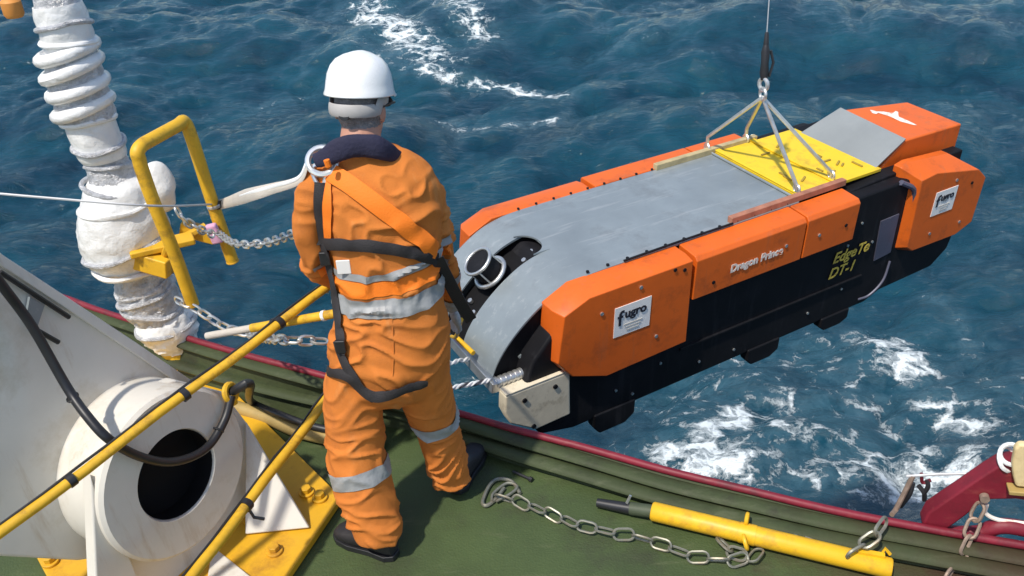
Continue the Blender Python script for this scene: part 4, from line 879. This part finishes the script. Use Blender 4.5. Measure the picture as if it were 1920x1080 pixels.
# ------------------------------------------------------------------ things lying on the deck
pA, pB = gz(1222, 958, .05), gz(1672, 1066, .05)
yp = thing('yellow_pipe', 'yellow pipe with welded eyes lying on the green deck beside the gunwale', 'pipe', V((pA.x, pA.y, 0)))
ax = (pB - pA).normalized(); obj('pipe', MB().tube([pA, pA + ax * .006, pA + ax * .3, pB - ax * .006, pB], [.033, .0375, .0375, .0375, .033], 22), M_yellow, yp)
obj('inner_rod', MB().tube([pA - ax * .085 - V((0, 0, .014)), pA + ax * .01], .026, 14), M_greenrod, yp)
obj('rod_tip', MB().tube([pA - ax * .22 - V((0, 0, .026)), pA - ax * .08 - V((0, 0, .014))], [.018, .024], 12), M_rubber, yp)
obj('rod_pin', MB().tube([pA - ax * .1 + V((0, 0, .01)), pA - ax * .085 + V((0, .01, .045))], .006, 6), M_steel, yp)
for s_ in (.42,):
    c = pA.lerp(pB, s_); obj('welded_eye', MB().torus(c + V((.0, .03, .048)), ax, .019, .008, 16, 8), M_yellow, yp); obj('welded_eye', MB().torus(c + V((-.02, -.045, .005)), ax + V((0, .3, .3)), .024, .008, 16, 8), M_yellow, yp)
    obj('pipe_collar', MB().tube([c - ax * .03, c + ax * .03], .040, 20), M_yellow, yp)
c = pB - ax * .04; obj('end_latch', MB().box(c + V((-.03, .02, .042)), .09, .02, .012, Matrix.Rotation(R(-18), 3, 'Z')).tube([c + V((.01, .02, .04)), c + V((.015, .02, .065)), c + V((.035, .015, .04))], .007, 6), M_yellow, yp)
cz = .027
ch1 = bez([gz(x, y, cz) for x, y in ((930, 930), (985, 945), (1030, 963), (1090, 985), (1150, 998), (1215, 1012), (1265, 1030), (1310, 1045), (1370, 1050), (1412, 1044), (1420, 1028))], 6)
ch1t = chain('deck_chain', 'long galvanised chain with an open hook lying on the green deck', ch1, .080, .042, .0050, M_chain, None, .5, True)
hkp = bez([gz(x, y, .012) for x, y in ((975, 925), (960, 903), (935, 898), (918, 910), (905, 940), (912, 948), (930, 935), (945, 915))], 5)
obj('chain_hook', MB().tube(hkp, .008, 8), M_chain, ch1t)
obj('hook_ring', MB().tube(bez([gz(x, y, .02) for x, y in ((930, 940), (958, 925), (970, 912), (950, 906), (925, 925), (922, 940))], 5), .006, 8), M_chain, ch1t)
chain('deck_chain', 'short chain loop lying between the yellow pipe and the gunwale', bez([gz(x, y, cz + .01) for x, y in ((1436, 996), (1470, 994), (1505, 1008), (1535, 1022), (1500, 1018), (1462, 1004))], 5), .075, .044, .006, M_chain, None, .5, True)
chain('deck_chain', 'short chain hanging over the gunwale ridge towards the yellow pipe end', bez([gz(1590, 1042, .09), gz(1615, 1026, .11), gz(1642, 1000, .14), gz(1660, 975, .16)], 6), .08, .046, .0065, M_chain, None, .3)
chain('rusty_chain', 'rusty chain of few links dangling from the red bracket over the gunwale', bez([gz(1838, 945, .24), gz(1826, 980, .17), gz(1812, 1020, .10), gz(1795, 1052, .04), gz(1772, 1085, .02)], 6), .075, .040, .0065, M_rustchain, None, .3)
pn1, pn2 = gz(962, 884, .012), gz(998, 900, .012)
tag(obj('loose_pin', MB().tube([pn1, pn1.lerp(pn2, .85)], .006, 8).tube([pn1.lerp(pn2, .85), pn2], .011, 8), M_rubber, origin=pn1), 'small dark pin lying on the green deck near the chain hook', 'pin')
# eyebolt chain under pipe: two shackled links
chain('deck_chain', 'two loose links shackled to the lower eye of the yellow pipe', [gz(1348, 1012, .03), gz(1372, 1034, .02), gz(1395, 1044, .02)], .075, .044, .006, M_chain, None, .4, True)

# ------------------------------------------------------------------ red bracket at the rail
ed = (gz(1900, 1010, .1) - gz(1730, 985, .1)); ed.z = 0; ed.normalize(); bn = V((0, 0, 1)).cross(ed).normalized()
bo_ = gz(1735, 985, .09)
def bpx(x, y, off=0.): return plane_px(x, y, bo_ + bn * off, bn)
rbk = thing('red_fairlead_bracket', 'dark red steel bracket rising from the red rim with an oval opening', 'bracket', V((bo_.x, bo_.y, 0)))
arm = [(1728, 985), (1740, 962), (1800, 922), (1850, 888), (1880, 870), (1905, 868), (2150, 905), (2150, 985), (1960, 945), (1905, 937), (1858, 938), (1842, 944), (1806, 972), (1760, 1005), (1742, 1002)]
obj('arm', MB().prism([bpx(x, y) for x, y in arm], bn * .07), M_red, rbk, bevel=.010)
obj('sill', MB().tube(bez([bpx(1745, 998, .03), bpx(1830, 1000, .03), bpx(1880, 986, .03), bpx(1960, 1000, .03), bpx(2150, 1040, .03)], 6), .030, 12), M_red, rbk)
obj('opening_liner', MB().tube(bez([bpx(1850, 945, .03), bpx(1848, 962, .03), bpx(1870, 974, .03), bpx(1910, 980, .03), bpx(1980, 990, .03)], 6), .008, 8), M_whitepaint, rbk)
obj('bracket_lug', MB().cyl(bpx(1845, 930, -.01), -bn, .016, .02, 12), M_rustchain, rbk)
blk = thing('cream_fender_block', 'cream wooden fender block fixed on the red bracket', 'fender block', bpx(1910, 900, -.02))
bl = [(1898, 870), (1903, 842), (1912, 834), (1960, 838), (1968, 905), (1955, 918), (1905, 914), (1900, 895)]
obj('timber', MB().prism([bpx(x, y, -.035) for x, y in bl], bn * .03), M_cream, blk, bevel=.010)
obj('rope_turn', MB().torus(bpx(1888, 860, .03), V((.4, -.6, .5)), .042, .008, 18, 6).torus(bpx(1897, 852, .02), V((-.3, -.5, .7)), .036, .008, 18, 6), M_white_rope, blk)
obj('ledge', MB().prism([bpx(x, y, -.05) for x, y in ((1892, 922), (1990, 930), (1990, 938), (1892, 929))], bn * .05), M_tan, blk, bevel=.004)
gw = thing('outboard_wire', 'thin steel wire with hanging shackles outboard of the red bracket', 'wire', bpx(1850, 888, .10))
obj('wire', MB().tube([bpx(1700, 893, .13), bpx(1760, 889, .12), bpx(1855, 888, .09)], .0055, 6), M_wire, gw)
obj('thimble', MB().tube(bez([bpx(1728, 888, .13), bpx(1730, 905, .13), bpx(1745, 900, .13)], 4), .007, 6), M_red, gw)
for (x0, y0, x1, y1) in ((1712, 905, 1688, 950), (1722, 910, 1733, 938), (1738, 900, 1732, 925)):
    obj('shackle', MB().tube(bez([bpx(x0, y0, .13), bpx((x0 + x1) / 2 + 5, (y0 + y1) / 2, .12), bpx(x1, y1, .12)], 4), .009, 8), M_rubber, gw)
obj('wire_stay', MB().tube([bpx(1712, 892, .13), bpx(1680, 955, .10), bpx(1672, 965, .06)], .010, 8), M_rustchain, gw)

# small orange marker lamp hanging outboard at the top left
mk = gy(22, 12, 3.9)
lamp = thing('orange_marker_float', 'small orange marker float hanging on a line beside the white wrapped post', 'marker float', mk)
obj('float_body', MB().loft([(mk + V((0, 0, z)), V((r_, 0, 0)), V((0, r_, 0))) for z, r_ in ((-.048, .012), (-.045, .034), (-.03, .042), (.02, .042), (.03, .034), (.036, .014), (.05, .012))], 20), mat('faded_orange', (.62, .25, .05), .6, var=.2), lamp)
obj('hanging_line', MB().tube([mk + V((0, 0, .045)), mk + V((0, 0, 1.6))], .004, 6), M_dark_rope, lamp)

for o in list(bpy.data.objects):
    if '_world' in o: del o['_world']
